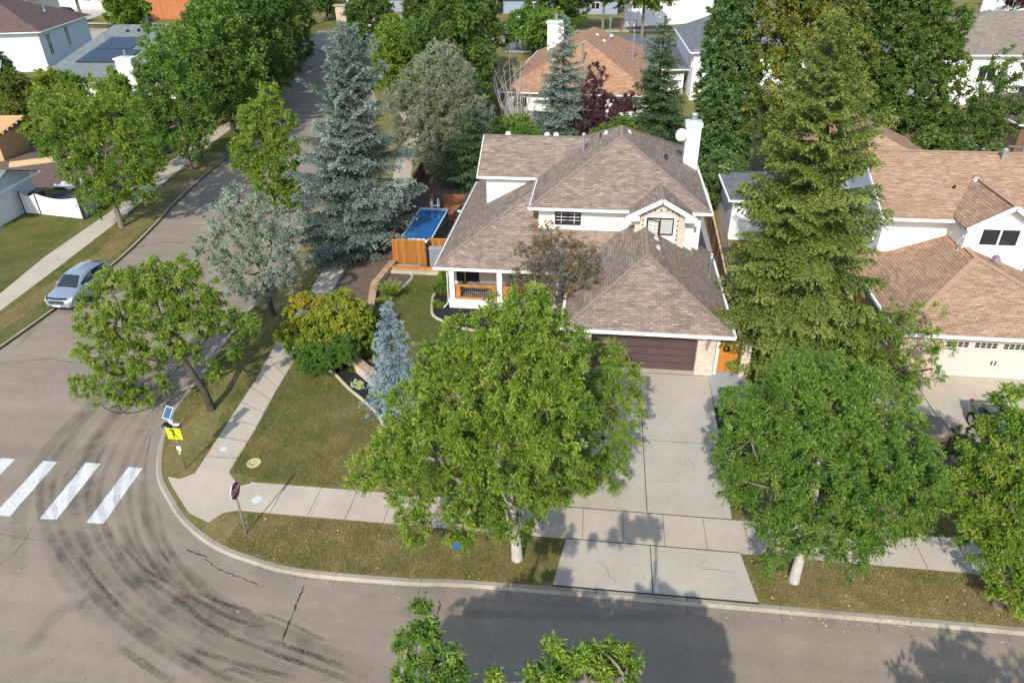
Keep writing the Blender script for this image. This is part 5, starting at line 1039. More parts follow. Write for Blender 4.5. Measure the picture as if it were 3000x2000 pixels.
        for wy in (.86*k,3.5*k):
            r=.34*s; w0=MB(); kk=24
            def cylx(b_,x0_,x1_,r_): 
                v=[(x,wy+r_*math.cos(2*PI*j/kk),r+r_*math.sin(2*PI*j/kk)) for x in (x0_,x1_) for j in range(kk)]; b_.add(v,[(j,(j+1)%kk,kk+(j+1)%kk,kk+j) for j in range(kk)]+[tuple(range(kk))[::-1],tuple(range(kk,2*kk))])
            cylx(w0,sgn*hw*.74,sgn*hw*1.005,r); wo=w0.build('wheel',TYRE,t); w1=MB(); cylx(w1,sgn*hw*.9,sgn*hw*1.012,r*.62); w1.build('rim',RIM,wo)
            ar=MB(); cylx(ar,sgn*hw*.7,sgn*hw*.998,r*1.17); a_=ar.build('wheel_arch',BLACK,t)
    g=MB(); g.box(-hw*.5,hw*.5,-.035,.03,.60*s,.78*s); gr=g.build('grille',BLACK,t,bevel=.02); g=MB(); [g.box(-hw*.48,hw*.48,-.05,-.03,(.63+i*.05)*s,(.645+i*.05)*s) for i in range(3)]; g.build('grille_bar',RIM,gr)
    em=MB(); em.cyl(0,0,0,.02,.07,n=14); eo=em.build('emblem',RIM,gr); eo.location=(0,-.045,.69*s); eo.rotation_euler=(PI/2,0,0)
    g=MB(); g.box(-hw*.55,hw*.55,-.03,.04,.34*s,.42*s); g.build('lower_intake',BLACK,t)
    g=MB(); g.box(-.26,.26,-.045,-.03,.45*s,.54*s); g.build('licence_plate',SIGNW,t)
    if kind=='suv': g=MB(); g.bar((-hw*.7,.13,.9*s),(0,.02,.915*s),.05,.09); g.bar((0,.02,.915*s),(hw*.7,.13,.9*s),.05,.09); g.build('hood_deflector',BLACK,t)
    g=MB(); g.tube([(0,3.75*k,1.6*s),(0,3.9*k,1.8*s)],.012,5); g.build('antenna',BLACK,t)
    return t
SILV=carpaint('paint_silver_blue',(.33,.385,.43)); GRNP=carpaint('paint_dark_green',(.10,.14,.10)); BLKP=carpaint('paint_black',(.012,.013,.015)); BLUP=carpaint('paint_navy',(.02,.035,.08)); GRYP=carpaint('paint_grey',(.3,.31,.33))
make_car('parked_car','silver blue compact hatchback parked at the kerb with dark glass',(-31.35,33.6,-.12),-.03,SILV,4.5,1.85,1.78)
make_car('parked_car','dark green sedan in the shade on the neighbour driveway',(18.0,24.2,.01),.0,GRNP,4.7,1.85,1.5,'sedan')
make_car('parked_car','black pickup sized vehicle on the far driveway at the top left',(-127,160,.01),-1.25,BLKP,8.2,3.3,3.0,'suv')
make_car('parked_car','dark vehicle between the brown roof and the solar roof',(-93.6,124,.01),-2.6,BLKP,6.0,2.4,2.0,'suv')
make_car('parked_car','navy vehicle beside the camper trailer at the top right',(70.2,188,.01),-1.2,BLUP,7.5,2.8,2.8,'suv')
make_car('parked_car','pale grey vehicle behind the trees in front of the blue grey house',(-12.5,160,.01),1.45,GRYP,7.0,2.6,2.4,'suv')
make_car('parked_car','dark car on the far driveway above the maple trees',(-38.5,196,.01),1.2,BLKP,6,2.4,2.2,'suv')
t=thing('camper_trailer','white camper trailer with small windows at the top right','camper trailer',(75.5,171,0),-.75); MB().box(0,5.2,0,16,.9,5.6).build('body',mat('trailer_white',(.78,.78,.77),.35),t,bevel=.5)
for y_ in (3,7,11.5): MB().box(5.19,5.26,y_,y_+1.4,3.0,4.1).build('window',GLASS,t)
MB().box(5.19,5.25,.6,15.2,1.9,2.2).build('stripe',DARK,t)
for y_ in (7,9): 
    w0=MB(); kk=18; w0.add([(x,y_+.7*math.cos(2*PI*j/kk),.7+.7*math.sin(2*PI*j/kk)) for x in (4.6,5.22) for j in range(kk)],[(j,(j+1)%kk,kk+(j+1)%kk,kk+j) for j in range(kk)]+[tuple(range(kk))[::-1],tuple(range(kk,2*kk))]); w0.build('wheel',TYRE,t)
# hockey net and basketball stand
c=G(1840,96); t=thing('hockey_net','street hockey net with red frame on the far lawn','hockey net',(*c,0)); b=MB()
for a,d in (((-1.5,0,0),(-1.5,0,2.2)),((1.5,0,0),(1.5,0,2.2)),((-1.5,0,2.2),(1.5,0,2.2)),((-1.5,0,.05),(-1.3,1.6,.05)),((1.5,0,.05),(1.3,1.6,.05)),((-1.3,1.6,.05),(1.3,1.6,.05)),((-1.5,0,2.2),(-1.3,1.6,.05)),((1.5,0,2.2),(1.3,1.6,.05))): b.bar(a,d,.1,.1)
b.build('frame',mat('frame_red',(.5,.05,.03),.5),t); b=MB()
for i in range(13): x=-1.4+2.8*i/12; b.bar((x,.05,2.15),(x*.88,1.55,.08),.025,.025)
for i in range(9): f=i/8; b.bar((-1.45+.15*f,.05+1.5*f,2.15-2.05*f),(1.45-.15*f,.05+1.5*f,2.15-2.05*f),.025,.025)
b.build('netting',WHITE,t)
t=thing('porch_frame','white porch frame posts above the vinyl fence','pergola',(*G(1990,35),0)); b=MB(); [b.box(x,x+.35,0,.35,0,6) for x in (-5,0,4.6)]; b.box(-5.2,5.2,-.1,.4,6,6.5); b.box(-5.2,5.2,-.1,.4,3.6,3.9); b.build('frame',WHITE,t)
# far roads and walks, drawn on the far blocks
sheet('far_street_road',[G(*p) for p in ((208,84),(210,122),(345,122),(480,118),(600,112),(600,86),(480,85),(300,84))],.012,asphalt('asphalt_tan',(.42,.33,.25),(.48,.38,.29)))
sheet('far_street_walk',[G(*p) for p in ((200,66),(420,69),(640,74),(640,78),(420,73),(200,71))],.02,CONC); sheet('far_driveway',[G(*p) for p in ((232,66),(300,44),(330,26),(290,22),(180,30),(205,66))],.022,CONC)
sheet('far_cross_road',[G(*p) for p in ((870,128),(970,108),(1070,90),(1140,66),(1200,30),(1500,90),(1515,118),(1300,190),(1000,170))],.012,ASPH)
sheet('far_island_walk',[G(*p) for p in ((1050,83),(1080,84),(1105,62),(1150,30),(1128,32),(1085,60))],.02,CONC); sheet('far_pavement',[G(*p) for p in ((1030,6),(1220,2),(1180,36),(1120,34),(1050,22))],.016,CONCG)
sheet('far_street_north',[G(*p) for p in ((1480,100),(1700,100),(2100,108),(2100,145),(1700,150),(1480,150))],.012,ASPHD); sheet('far_walk_north',[G(*p) for p in ((1480,150),(1560,150),(1560,154),(1480,154))],.018,CONC)
sheet('far_walk_fence',[G(*p) for p in ((1480,84),(1800,88),(2100,84),(2100,90),(1800,95),(1480,92))],.018,CONC)
sheet('right_far_walk',[G(*p) for p in ((2940,98),(3000,98),(3000,112),(2960,110))],.02,CONC); sheet('right_far_drive',[G(*p) for p in ((2880,44),(3000,50),(3000,58),(2860,56))],.02,CONC)
# ------------------------------------------------------------------ trees and plants
def AY(px,py,Y):
    d=_R*((px-1500)/F_PX)-_U*((py-1000)/F_PX)+_f; t=Y/d.y; return (d.x*t,Y,CAM_H+d.z*t)
def LB(*rows): return [(*AY(r[0],r[1],r[2]),r[3],(r[4] if len(r)>4 else None),(r[5] if len(r)>5 else 0)) for r in rows]
def HT(base,top):
    b_=G(*base); d=_R*((top[0]-1500)/F_PX)-_U*((top[1]-1000)/F_PX)+_f; t=b_[1]/d.y; return CAM_H+d.z*t
ASHG='ash trees along the verges'
# front verge
deciduous('ash_tree','tall bright green ash on the front verge with pale thick trunk, left of the driveway','ash tree',G(1515,1635),
 LB((1520,960,18.6,1.15),(1400,1010,18.6,1.15),(1600,1040,18.6,1.2),(1300,1080,18.6,1.05),(1480,1110,18.2,1.6),(1360,1180,18,1.5),(1600,1200,18,1.45),(1230,1200,18.2,1.05),(1470,1280,17.8,1.6),(1270,1320,17.6,1.2),(1600,1370,17.6,1.2),(1140,1340,17.8,.85,None,.12),(1060,1385,17.8,.6,None,.15),(1370,1430,17.3,1.2),(1190,1450,17.2,.8,None,.12),(1220,1540,16.9,.6,None,.15),(1500,1480,17.3,1.1),(1360,1530,17,.75,None,.08),(1150,1240+60,18,.7),(1540,880,18.6,.6)),
 LF_ASH,BARKL,dens=1.0,rc=.36,twigs=9,leaves=13,ll=.125,lw=.04,trunk_r=.19,group=ASHG,nlimb=110)
deciduous('ash_tree','smaller ash crown overhanging the driveway behind the tall front ash','ash tree',(-1.0,22.4),
 LB((1740,1090,22.6,1.15),(1700,1180,22.4,1.2),(1800,1190,22.2,.95),(1740,1290,22,1.2),(1690,1380,21.7,.9),(1820,1100,22.6,.7),(1780,1390,21.6,.7),(1640,1280,22.2,.9),(1810,1310,21.8,.6),(1650,1020,23,.8)),
 LF_ASH,BARK,dens=.95,rc=.36,twigs=9,leaves=12,ll=.12,lw=.038,trunk_r=.13,group=ASHG,nlimb=80)
deciduous('ash_tree','dense round ash with short pale trunk on the verge right of the driveway','ash tree',G(2325,1700),
 LB((2420,1180,18.8,1.4),(2300,1200,18.6,1.3),(2540,1200,18.6,1.25),(2200,1290,18.3,1.1),(2400,1340,18.2,1.8),(2580,1330,18.2,1.5),(2680,1400,18,1.0),(2170,1400,18,.75),(2270,1430,17.8,1.2),(2420,1500,17.6,1.35),(2570,1500,17.6,1.15),(2300,1560,17.3,.85),(2480,1600,17.2,.75),(2660,1500,17.7,.75),(2180,1200,18.8,.7),(2480,1110,19,.75),(2340,1110,19,.75),(2260,1660,17,.3),(2750,1440,18,.35)),
 LF_ASHD,BARKL,dens=1.0,rc=.36,twigs=9,leaves=13,ll=.12,lw=.038,trunk_r=.17,group=ASHG,nlimb=110)
deciduous('ash_tree','open limbed ash leaning over the road by the crossing sign','ash tree',G(620,1198),
 LB((540,790,26.5,.55,None,.1),(590,850,26.6,.7,None,.05),(260,940,25.2,.7,None,.12),(450,800,26.2,.6,None,.15),(500,1010,25.8,.7),(520,820,26.5,.95,None,.12),(430,830,26,.9,None,.12),(330,860,25.6,1.1,None,.15),(470,920,26,1.25,None,.08),(570,920,26.2,1.0),(360,960,25.4,1.2,None,.1),(640,930,26.6,.85,None,-.05),(720,960,26.6,.6,None,-.08),(290,1030,25,.95,None,.1),(420,1050,25,.85),(250,1120,24.7,.6,None,.1),(340,1120,24.6,.9,None,.1),(350,1210,24.3,.65,None,.1),(400,1160,24.5,.65),(560,1030,25.6,.5,None,-.05),(620,1080,25.6,.45),(680,1020,26.2,.35),(300,1190,24.4,.3),(480,1120,25,.35)),
 LF_ASH,BARKD,dens=.95,rc=.36,twigs=8,leaves=13,ll=.135,lw=.044,trunk_r=.17,group=ASHG,nlimb=120)
deciduous('ash_tree','bright ash cut off by the right edge of the photo','ash tree',(13.9,17.7),
 LB((3010,1200,19.4,.85),(2870,1300,18.9,.55,None,.08),(2970,1350,18.7,1.2),(3080,1350,18.6,1.6),(2860,1440,18.4,1.0,None,.06),(2970,1500,18.2,1.4),(2890,1580,17.9,.8),(2970,1680,17.6,.95,None,.08),(3090,1560,18,1.5),(2950,1780,17.2,.6,None,.1),(3060,1740,17.4,.9)),
 LF_ASH,BARK,dens=1.0,rc=.36,twigs=9,leaves=12,ll=.13,lw=.042,trunk_r=.17,group=ASHG,nlimb=80)
deciduous('olive_tree','silvery russian olive with crooked dark trunk on the street verge','olive tree',G(800,925),
 LB((700,590,35,.9,None,.1),(640,640,34.8,.85,None,.1),(760,640,35.2,1.2),(690,700,34.6,1.25),(620,730,34.4,.8),(800,720,34.8,1.2),(720,800,34.2,1.2),(650,800,34,.7),(820,800,34.2,.9),(850,660,35.2,.8),(750,860,33.8,.6),(860,760,34.5,.7),(690,860,33.8,.45)),
 LF_SIL,BARKD,dens=.75,rc=.32,twigs=9,leaves=10,ll=.13,lw=.04,trunk_r=.15,nlimb=90)
deciduous('ash_tree','ash with yellowing crown beside the west sidewalk and white board fence','ash tree',G(357,665),
 LB((260,290,47.5,1.5,None,.12),(170,320,48,1.6,None,.05),(340,330,47.5,1.7,None,.1),(220,390,47.3,2.0,None,.02),(400,400,47,1.6),(130,390,47.5,1.2),(310,440,46.8,2.1),(420,470,46.6,1.4),(240,490,46.6,1.6,None,.02),(350,530,46.4,1.7),(280,570,46.2,1.2),(420,540,46.3,1.0),(180,450,47,1.2)),
 LF_YG,BARK,dens=.9,rc=.5,twigs=8,leaves=9,ll=.2,lw=.075,trunk_r=.2,nlimb=80)
deciduous('ash_tree','large dark green ash by the west sidewalk next beyond the yellowing one','ash tree',G(560,500),
 LB((480,130,61.5,1.8),(440,200,61.5,1.4),(540,190,61.5,2.0),(480,260,61.2,2.2),(560,280,61,2.2),(440,320,60.8,1.7),(520,340,60.6,2.3),(590,370,60.4,1.5),(450,400,60,1.5),(550,420,60,1.4)),
 LF_ASHD,BARK,dens=.9,rc=.6,twigs=8,leaves=8,ll=.25,lw=.1,trunk_r=.24,nlimb=70)
deciduous('elm_tree','slim bright green tree on the east verge left of the big blue spruce','tree',(-20.0,50.2),
 LB((790,280,51.5,.8,None,.12),(750,340,51.5,1.1,None,.1),(820,360,51.5,1.1,None,.05),(760,420,51.2,1.5,None,.05),(830,450,51,1.3),(720,470,51,1.0),(790,520,50.8,1.5),(840,570,50.6,1.2),(770,600,50.4,.9),(700,420,51.2,.7),(850,640,50.2,.7)),
 LF_ASH,BARK,dens=1.3,rc=.42,twigs=8,leaves=9,ll=.18,lw=.07,trunk_r=.15,nlimb=70)
# spruces
spruce('spruce_tree','huge irregular blue green spruce standing between the sidewalk and the pool yard',G(1035,738),HT((1062,740),(1043,85)),3.5,ND_BLU,z0=.9,tier=.52,nb=11,nl=.17,nw=.06,step=.04,droop=.3,irregular=.26,jit=.2,power=.48,basef=.6,lean=1.5,twig=.95,seed=5,dens=1.0,upt=.2)
mb_=G(2325,1068); spruce('spruce_tree','very tall yellow green spruce with cones between the corner house and the tan roofed house',mb_,HT((2305,1080),(2450,75)),4.25,ND_GRN,z0=1.7,tier=.60,nb=12,nl=.15,nw=.055,step=.03,droop=.40,irregular=.12,jit=.12,power=.54,basef=.42,lean=-1.5,twig=1.0,seed=8,dens=1.0,upt=.22)
spruce('spruce_tree','blue spruce in front of the orange roofed bungalow',G(1645,405),HT((1645,405),(1640,52)),3.5,ND_BLU,z0=.5,tier=.62,nb=9,nl=.24,nw=.09,step=.1,droop=.2,irregular=.25,power=.8,seed=3,twig=1.0)
spruce('spruce_tree','dark green tiered spruce right of the purple leaved tree',G(1915,425),HT((1915,425),(1946,50)),3.4,ND_DGR,z0=.4,tier=.66,nb=10,nl=.24,nw=.09,step=.09,droop=.3,jit=.1,power=.72,seed=4,twig=1.05)
spruce('spruce_tree','small pale blue spruce at the end of the brick retaining wall',G(1168,1200),HT((1168,1200),(1182,888)),1.55,ND_SKY,z0=.15,tier=.26,nb=9,nl=.085,nw=.032,step=.03,droop=.12,jit=.12,power=.85,seed=6,twig=1.0)
spruce('spruce_tree','dark bushy spruce shading the deck behind the pool',(-10.6,58.5),6.2,3.4,ND_DGR,z0=.3,tier=.5,nb=9,nl=.2,nw=.07,step=.08,droop=.1,power=.6,seed=9)
spruce('spruce_tree','dark conifer beside the roof edge of the orange bungalow',(-12.0,68),7.5,2.6,ND_DGR,z0=.3,tier=.6,nb=8,nl=.24,nw=.09,step=.1,seed=12)
# mid trees
deciduous('willow_tree','grey green feathery willow behind the pool yard','willow tree',(-13.6,60.5),
 LB((1290,190,61.5,1.7,None,.1),(1230,250,61.2,1.9,None,.05),(1340,240,61.2,1.9,None,.05),(1280,310,61,2.6),(1190,330,61,1.6),(1380,330,61,1.8),(1320,390,60.6,2.3),(1220,400,60.6,2.0),(1390,410,60.4,1.5),(1270,450,60.2,1.6),(1170,290,61.2,1.2)),
 LF_GRY,BARK,dens=1.0,rc=.5,twigs=10,leaves=10,ll=.2,lw=.05,trunk_r=.2,nlimb=120,up=.7)
deciduous('plum_tree','purple leaved tree with narrow top behind the corner house roof','plum tree',G(1760,420),
 LB((1750,220,72.3,1.0),(1740,270,72.2,1.3),(1760,320,72,1.6),(1720,350,72,1.5),(1800,350,72,1.6),(1760,390,71.6,2.2),(1850,300,72.2,.9,None,.1),(1830,390,71.8,1.3)),
 LF_PUR,BARKD,dens=.75,rc=.42,twigs=8,leaves=9,ll=.18,lw=.07,trunk_r=.14,nlimb=60,up=.6)
pl_=LB((2160,-110,60.5,.9,1.6),(2150,-30,60.5,1.35,1.7),(2145,50,60.4,1.7,1.8),(2140,130,60.3,2.0,1.9),(2135,210,60.2,2.2,2.0),(2130,290,60,2.4,2.0),(2120,370,59.6,2.5,2.0),(2108,450,59.2,2.4,1.8),(2100,520,58.6,2.0,1.4))
deciduous('poplar_tree','tall narrow columnar poplar with glossy leaves behind the white chimney','poplar tree',(9.9,60.2),pl_,LF_POP,BARKD,dens=1.9,rc=.45,twigs=9,leaves=10,ll=.18,lw=.09,trunk_r=.22,nlimb=90,up=1.1)
deciduous('oak_tree','broad tree turning orange green behind the tall spruce','tree',(17.0,59),
 LB((2300,20,60,2.3,None,.1),(2250,110,59.5,2.0,None,.12),(2350,110,60,2.5,None,.05),(2440,50,60.5,2.4),(2260,220,59,2.0,None,.08),(2360,220,59.5,2.4),(2480,160,60.2,2.0),(2235,320,58.5,1.6),(2330,330,59,2.2),(2440,280,59.5,2.2),(2290,-60,60.5,2.2,None,.1),(2400,-60,61,2.4),(2300,420,58.5,1.8),(2420,400,59,2.0)),
 LF_AUT,BARKD,dens=.9,rc=.6,twigs=9,leaves=9,ll=.24,lw=.11,trunk_r=.33,nlimb=60)
deciduous('elm_tree','wide dark green elm with yellowing right side behind the tan roofed house','elm tree',(26.8,62.5),
 LB((2560,30,63,2.5),(2660,10,64,2.7),(2750,80,64,2.0,None,.1),(2600,140,62.5,2.8),(2700,160,63,2.6),(2775,190,63.2,1.5,None,.3),(2560,260,62,2.4),(2670,280,62,2.6),(2770,290,62.4,1.5,None,.3),(2620,360,61.3,2.1),(2720,370,61.6,1.8,None,.18),(2520,170,62.5,1.9),(2600,-70,63.5,2.4),(2700,-60,64,2.2),(2780,360,61.8,1.0,None,.25),(2560,340,61.5,1.8)),
 LF_DK,BARKD,dens=.95,rc=.6,twigs=9,leaves=9,ll=.26,lw=.12,trunk_r=.35,nlimb=60)
deciduous('birch_tree','small dark airy tree in front of the white wall at the right','tree',(33.5,57.5),
 LB((2950,190,58.5,1.1),(2920,230,58.5,1.2),(2970,280,58.3,1.2),(2890,300,58,1.4),(2860,360,57.6,1.7),(2930,350,58,1.3),(2830,400,57.4,1.5),(2900,400,57.5,1.3)),
 LF_DK,BARK,dens=.6,rc=.45,twigs=8,leaves=8,ll=.2,lw=.08,trunk_r=.15,nlimb=60)
# trees right of the street behind the willow
def auto(name,label,cat,x,y,h,r,mt,seed,z0=1.5,n=10,dens=.8,rc=.7,ll=.3,lw=.14,tw=8,lv=8,bark=BARKD,tr=.28,group=None,nl=40,top=1.0,taper=.6):
    return deciduous(name,label,cat,(x,y),autolobes(x,y,h,r,z0,n,taper,seed,top),mt,bark,dens=dens,rc=rc,twigs=tw,leaves=lv,ll=ll,lw=lw,trunk_r=tr,nlimb=nl,group=group)
auto('elm_tree','big dark elm behind the grey willow, left of the orange roof','elm tree',-15.5,76,15.5,4.8,LF_DK,21,n=12,dens=.9)
auto('elm_tree','dark elm touching the left edge of the orange roof','elm tree',-16.2,88,16,4.6,LF_DK,22,n=12,dens=.9)
auto('elm_tree','golden edged elm beyond the street left of the orange roof chimney','elm tree',-19.5,101,15,5.0,LF_AUT,23,dens=.85)
auto('maple_tree','yellow topped young tree between the spruce and the dark elms','maple tree',-23.5,84,9.5,3.9,LF_YG,24,dens=.85)
auto('maple_tree','light green tree on the street verge behind the blue spruce top','maple tree',-27.5,97,9,3.6,LF_YG,25,dens=.8)
auto('elm_tree','mid green elm at the top beside the curving street','elm tree',-27,113,12,4.6,LF_DK,26,dens=.85)
WG='dark elms along the west side of the street'
for i,(x,y,h,r) in enumerate(((-39.2,73,13.5,5.0),(-41.6,85,14,5.2),(-44.4,97,14.5,5.4),(-47.5,108,14,5.2),(-51.8,119,14.5,5.4),(-46.2,77,10,3.6),(-49.5,90,11.5,4.2),(-53,102,12,4.6),(-58.5,115,12,4.6),(-66,128,11,4.6),(-34.2,110,11,4.2),(-58,131,12,5),(-65,120,9,4))):
    auto('elm_tree',['first dark elm north of the large ash on the west verge','second dark elm up the west verge','third dark elm up the west verge','fourth elm up the west verge','last elm on the west verge before the far curve','elm behind the grey panel fence nearest the solar roof','elm behind the grey panel fence further up','elm over the sage roof wing','elm beside the far end of the sage roof wing','far elm below the rust fence','elm on the east verge near the far curve','elm left of the far street sign','elm in front of the tan far road'][i],'elm tree',x,y,h,r,LF_DK if i not in (0,5,9) else LF_ASHD,40+i,dens=.8,rc=.75,ll=.33,lw=.16,tw=7,lv=8,group=WG,nl=30)
# west back garden, yellowing row
for i,(x,y,h,r,m_) in enumerate(((-68.5,75,6.5,2.6,LF_YG),(-64,74,6.0,2.3,LF_AUT),(-60.6,75,6.3,2.2,LF_YEL),(-56.5,73,6.2,2.4,LF_YG),(-52.3,74,6.2,2.0,LF_YG),(-49.4,70,6.4,2.2,LF_YG),(-74,84,6,2.4,LF_DK),(-53,68,5.2,2.0,LF_YEL),(-47.3,66.5,6.5,2.4,LF_ASHD),(-60,68,4,2,LF_AUT))):
    auto('hedge_tree',['olive green tall shrub at the left edge below the brown roofed house','rusty green shrub beside the plywood shed','golden narrow shrub in the row below the solar roof','green tall shrub with pale tips in front of the solar roof','slim pale green shrub left of the white chimney','yellow green shrub right of the white chimney base','dark shrub in the shade between brown and solar houses','orange yellow bush in front of the solar roof eave','green bush behind the ash near the grey panel fence','low rusty bush directly behind the plywood shed'][i],'shrub',x,y,h,r,m_,60+i,z0=.5,n=7,dens=.8,rc=.5,ll=.25,lw=.11,tr=.1,nl=25)
auto('maple_tree','yellow green young tree across the far road at the top left','maple tree',-92,140,9.5,4.5,LF_YG,75,rc=.9,ll=.45,lw=.25); auto('birch_tree','thin trunked tree with pale crown in front of the far black vehicle','birch tree',-106,146,14,4.4,LF_YG,76,z0=6,rc=.9,ll=.45,lw=.25,bark=BARK,tr=.35)
FG='far trees along the top edge'
for i,(px,py,h,r,m_) in enumerate(((400,6,14,7,LF_DK),(470,4,15,8,LF_DK),(540,6,14,8,LF_DK),(610,30,14,7,LF_DK),(690,40,14,7,LF_DK),(770,50,13,7,LF_DK),(870,30,12,7,LF_DK),(930,20,11,5,LF_ASHD),(1240,26,12,6,LF_DK),(1320,30,13,6,LF_DK),(1430,40,14,6.5,LF_AUT),(1480,30,12,6,LF_DK),(1600,170,6.5,4.5,LF_ASHD),(1640,90,13,6.5,LF_DK),(1765,92,13.5,4.8,LF_DK),(1880,112,14.5,5.6,LF_YG),(2060,30,9,6,LF_YG),(2110,25,11,7,LF_YG),(2560,30,14,8,LF_YG),(2640,30,13,8,LF_DK),(960,60,8,4,LF_DK),(350,12,10,5,LF_YG),(1560,150,7,4,LF_ASHD))):
    x,y=G(px,py); auto('elm_tree' if m_ is not LF_YG else 'maple_tree',['dark tree behind the rust fence, left end','dark tree behind the middle of the rust fence','dark tree behind the right end of the rust fence','dark tree above the west elms, left one','dark tree above the west elms, middle one','dark tree above the west elms, right one','dark tree left of the far entrance pillar','small green tree just above the entrance pillar','dark tree right of the far curving road','dark tree above the yellow topped young tree','rusty tree at the top above the dark elms','dark tree at the top left of the bungalow chimney','round green bushy tree left of the bungalow chimney','dark tree on the far lawn above the bungalow chimney','dark tree with straight trunk behind the orange roof peak','yellow green tree with forked trunk beside the hockey net','yellow tree at the top right of the porch frame','second yellow tree beyond the vinyl fence end','yellow green crown above the oak at the top','dark crown above the right elm at the top','dark shrub behind the far street sign','yellow tree behind the black far vehicle','green bush by the dark far street'][i],'tree',x,y,h,r,m_,80+i,dens=.7,rc=.95,ll=.5,lw=.28,tw=6,lv=7,group=FG,nl=20,z0=1.5 if i not in (14,15) else 4.5,bark=BARK if i in (14,15) else BARKD)
auto('plum_tree','reddish purple small tree on the lawn at the top right','plum tree',*G(2955,88),11,4.5,LF_PUR,120,z0=4,rc=.9,ll=.45,lw=.22,bark=BARKL)
auto('hedge_tree','dark green bush at the right edge beside the sided chimney','shrub',43,68,3.5,3,LF_ASHD,121,z0=.3,rc=.6)
auto('maple_tree','rusty shrub beneath the elm between the tan roofs','shrub',25,57,6,3,LF_DK,122,z0=.5,rc=.6); auto('hedge_tree','dark creeper hedge at the foot of the poplar','shrub',9.3,55,4.5,2.2,LF_POP,123,z0=.2,rc=.45,ll=.16,lw=.09)
auto('lilac_bush','green bush at the back of the corner house beside the white gutter','shrub',-6.5,61.5,4.2,2.6,LF_DK,124,z0=.3,rc=.45,ll=.18,lw=.09); auto('lilac_bush','green bush behind the taupe roof peak','shrub',1.5,64,4.5,3,LF_DK,125,z0=.3,rc=.45,ll=.18,lw=.09); auto('lilac_bush','mixed hedge below the small blue green spruce','shrub',-8.5,66,4,3,LF_ASHD,126,z0=.3,rc=.45,ll=.18,lw=.09)
# bare shrub
x,y=G(1520,400); t=thing('bare_shrub','leafless grey shrub with few red leaves behind the west wing roof','shrub',(x,y,0)); b=MB()
for i in range(26):
    a=random.uniform(-2.6,2.6); e=(a,random.uniform(-1,1),random.uniform(3.5,7.2)); p=curve((a*.12,0,0),e,k=5,jit=.05); b.tube(p,[.07,.055,.04,.03,.012],4,cap=False)
    for k_ in range(4): s_=p[2+k_%3]; b.tube(curve(s_,s_+np.array([random.uniform(-.9,.9),random.uniform(-.7,.7),random.uniform(.5,1.4)]),k=3),[.025,.018,.006],3,cap=False)
b.build('branches',BARKL,t)
# foreground trees: only their tops reach the frame, their shadows cross the road
FT='street trees on the near side of the road'
deciduous('ash_tree','bright ash top with upright leader rising from the bottom edge','ash tree',(-2.6,6.6),
 LB((1238,1790,8.4,.12,.35),(1238,1860,8.2,.24,.4),(1195,1890,8.0,.17,.4),(1235,1970,7.8,.4),(1320,1925,8.0,.13,.25),(1345,1985,7.8,.25),(1180,1990,7.7,.22))+autolobes(-3.0,5.2,8.0,3.3,2.5,14,.8,77)+[(-2.3,6.8,7.2,.6,.7),(-3.1,7.3,6.4,.6),(-1.5,7.1,6.5,.6),(-3.9,6.6,6.8,.5),(-.9,6.5,7.0,.5)]+[(-2.5,6.0,6.3,1.2,1.2),(-4.4,6.0,5.4,1.2,1.1),(-.9,6.2,5.8,1.2,1.1),(-2.8,6.6,4.4,1.6,1.1),(-5.3,6.2,4.2,1.0,.8),(-3.8,5.6,6.6,.8,.8),(-5.6,5.2,5.2,.9,.8)],
 LF_ASHD,BARK,dens=.8,rc=.19,twigs=8,leaves=10,ll=.11,lw=.034,trunk_r=.17,group=FT,nlimb=60)
deciduous('ash_tree','sunlit ash crown with spiky shoots at the bottom edge right of centre','ash tree',(1.3,5.6),
 LB((1625,1905,7.8,.1,.3),(1700,1930,7.7,.14,.25),(1770,1910,7.8,.15,.2),(1840,1930,7.8,.13,.15),(1610,1980,7.5,.28),(1720,1990,7.4,.32),(1830,1985,7.5,.2),(1555,1995,7.4,.14),(1450,1995,7.5,.07,.15))+autolobes(1.5,4.8,8.4,2.7,2.5,13,.8,78)+[(.9,6.6,7.0,.6),(1.6,7.0,6.4,.7),(2.2,6.6,6.9,.6),(.1,7.1,6.2,.6),(2.9,6.5,6.2,.6)]+[(1.0,5.6,7.6,.8,.9),(2.1,6.0,6.4,1.1,1.1),(.2,6.0,5.8,1.2,1.1),(1.2,6.3,4.4,1.5,1.0),(2.6,5.9,4.4,1.1,.9)],
 LF_ASH,BARK,dens=.8,rc=.19,twigs=8,leaves=10,ll=.11,lw=.034,trunk_r=.16,group=FT,nlimb=60)
auto('ash_tree','street tree below the frame whose shadow falls across the road at the lower right','ash tree',10.3,4.2,8.6,3.4,LF_ASH,131,z0=2.2,n=12,dens=.42,rc=.45,ll=.2,lw=.08,group=FT,nl=60,taper=.9); auto('ash_tree','street tree below the frame shading the lower left corner of the road','ash tree',-21.2,1.6,7.4,2.6,LF_ASH,132,z0=2.2,n=9,dens=.5,rc=.45,ll=.2,lw=.08,group=FT,nl=40)
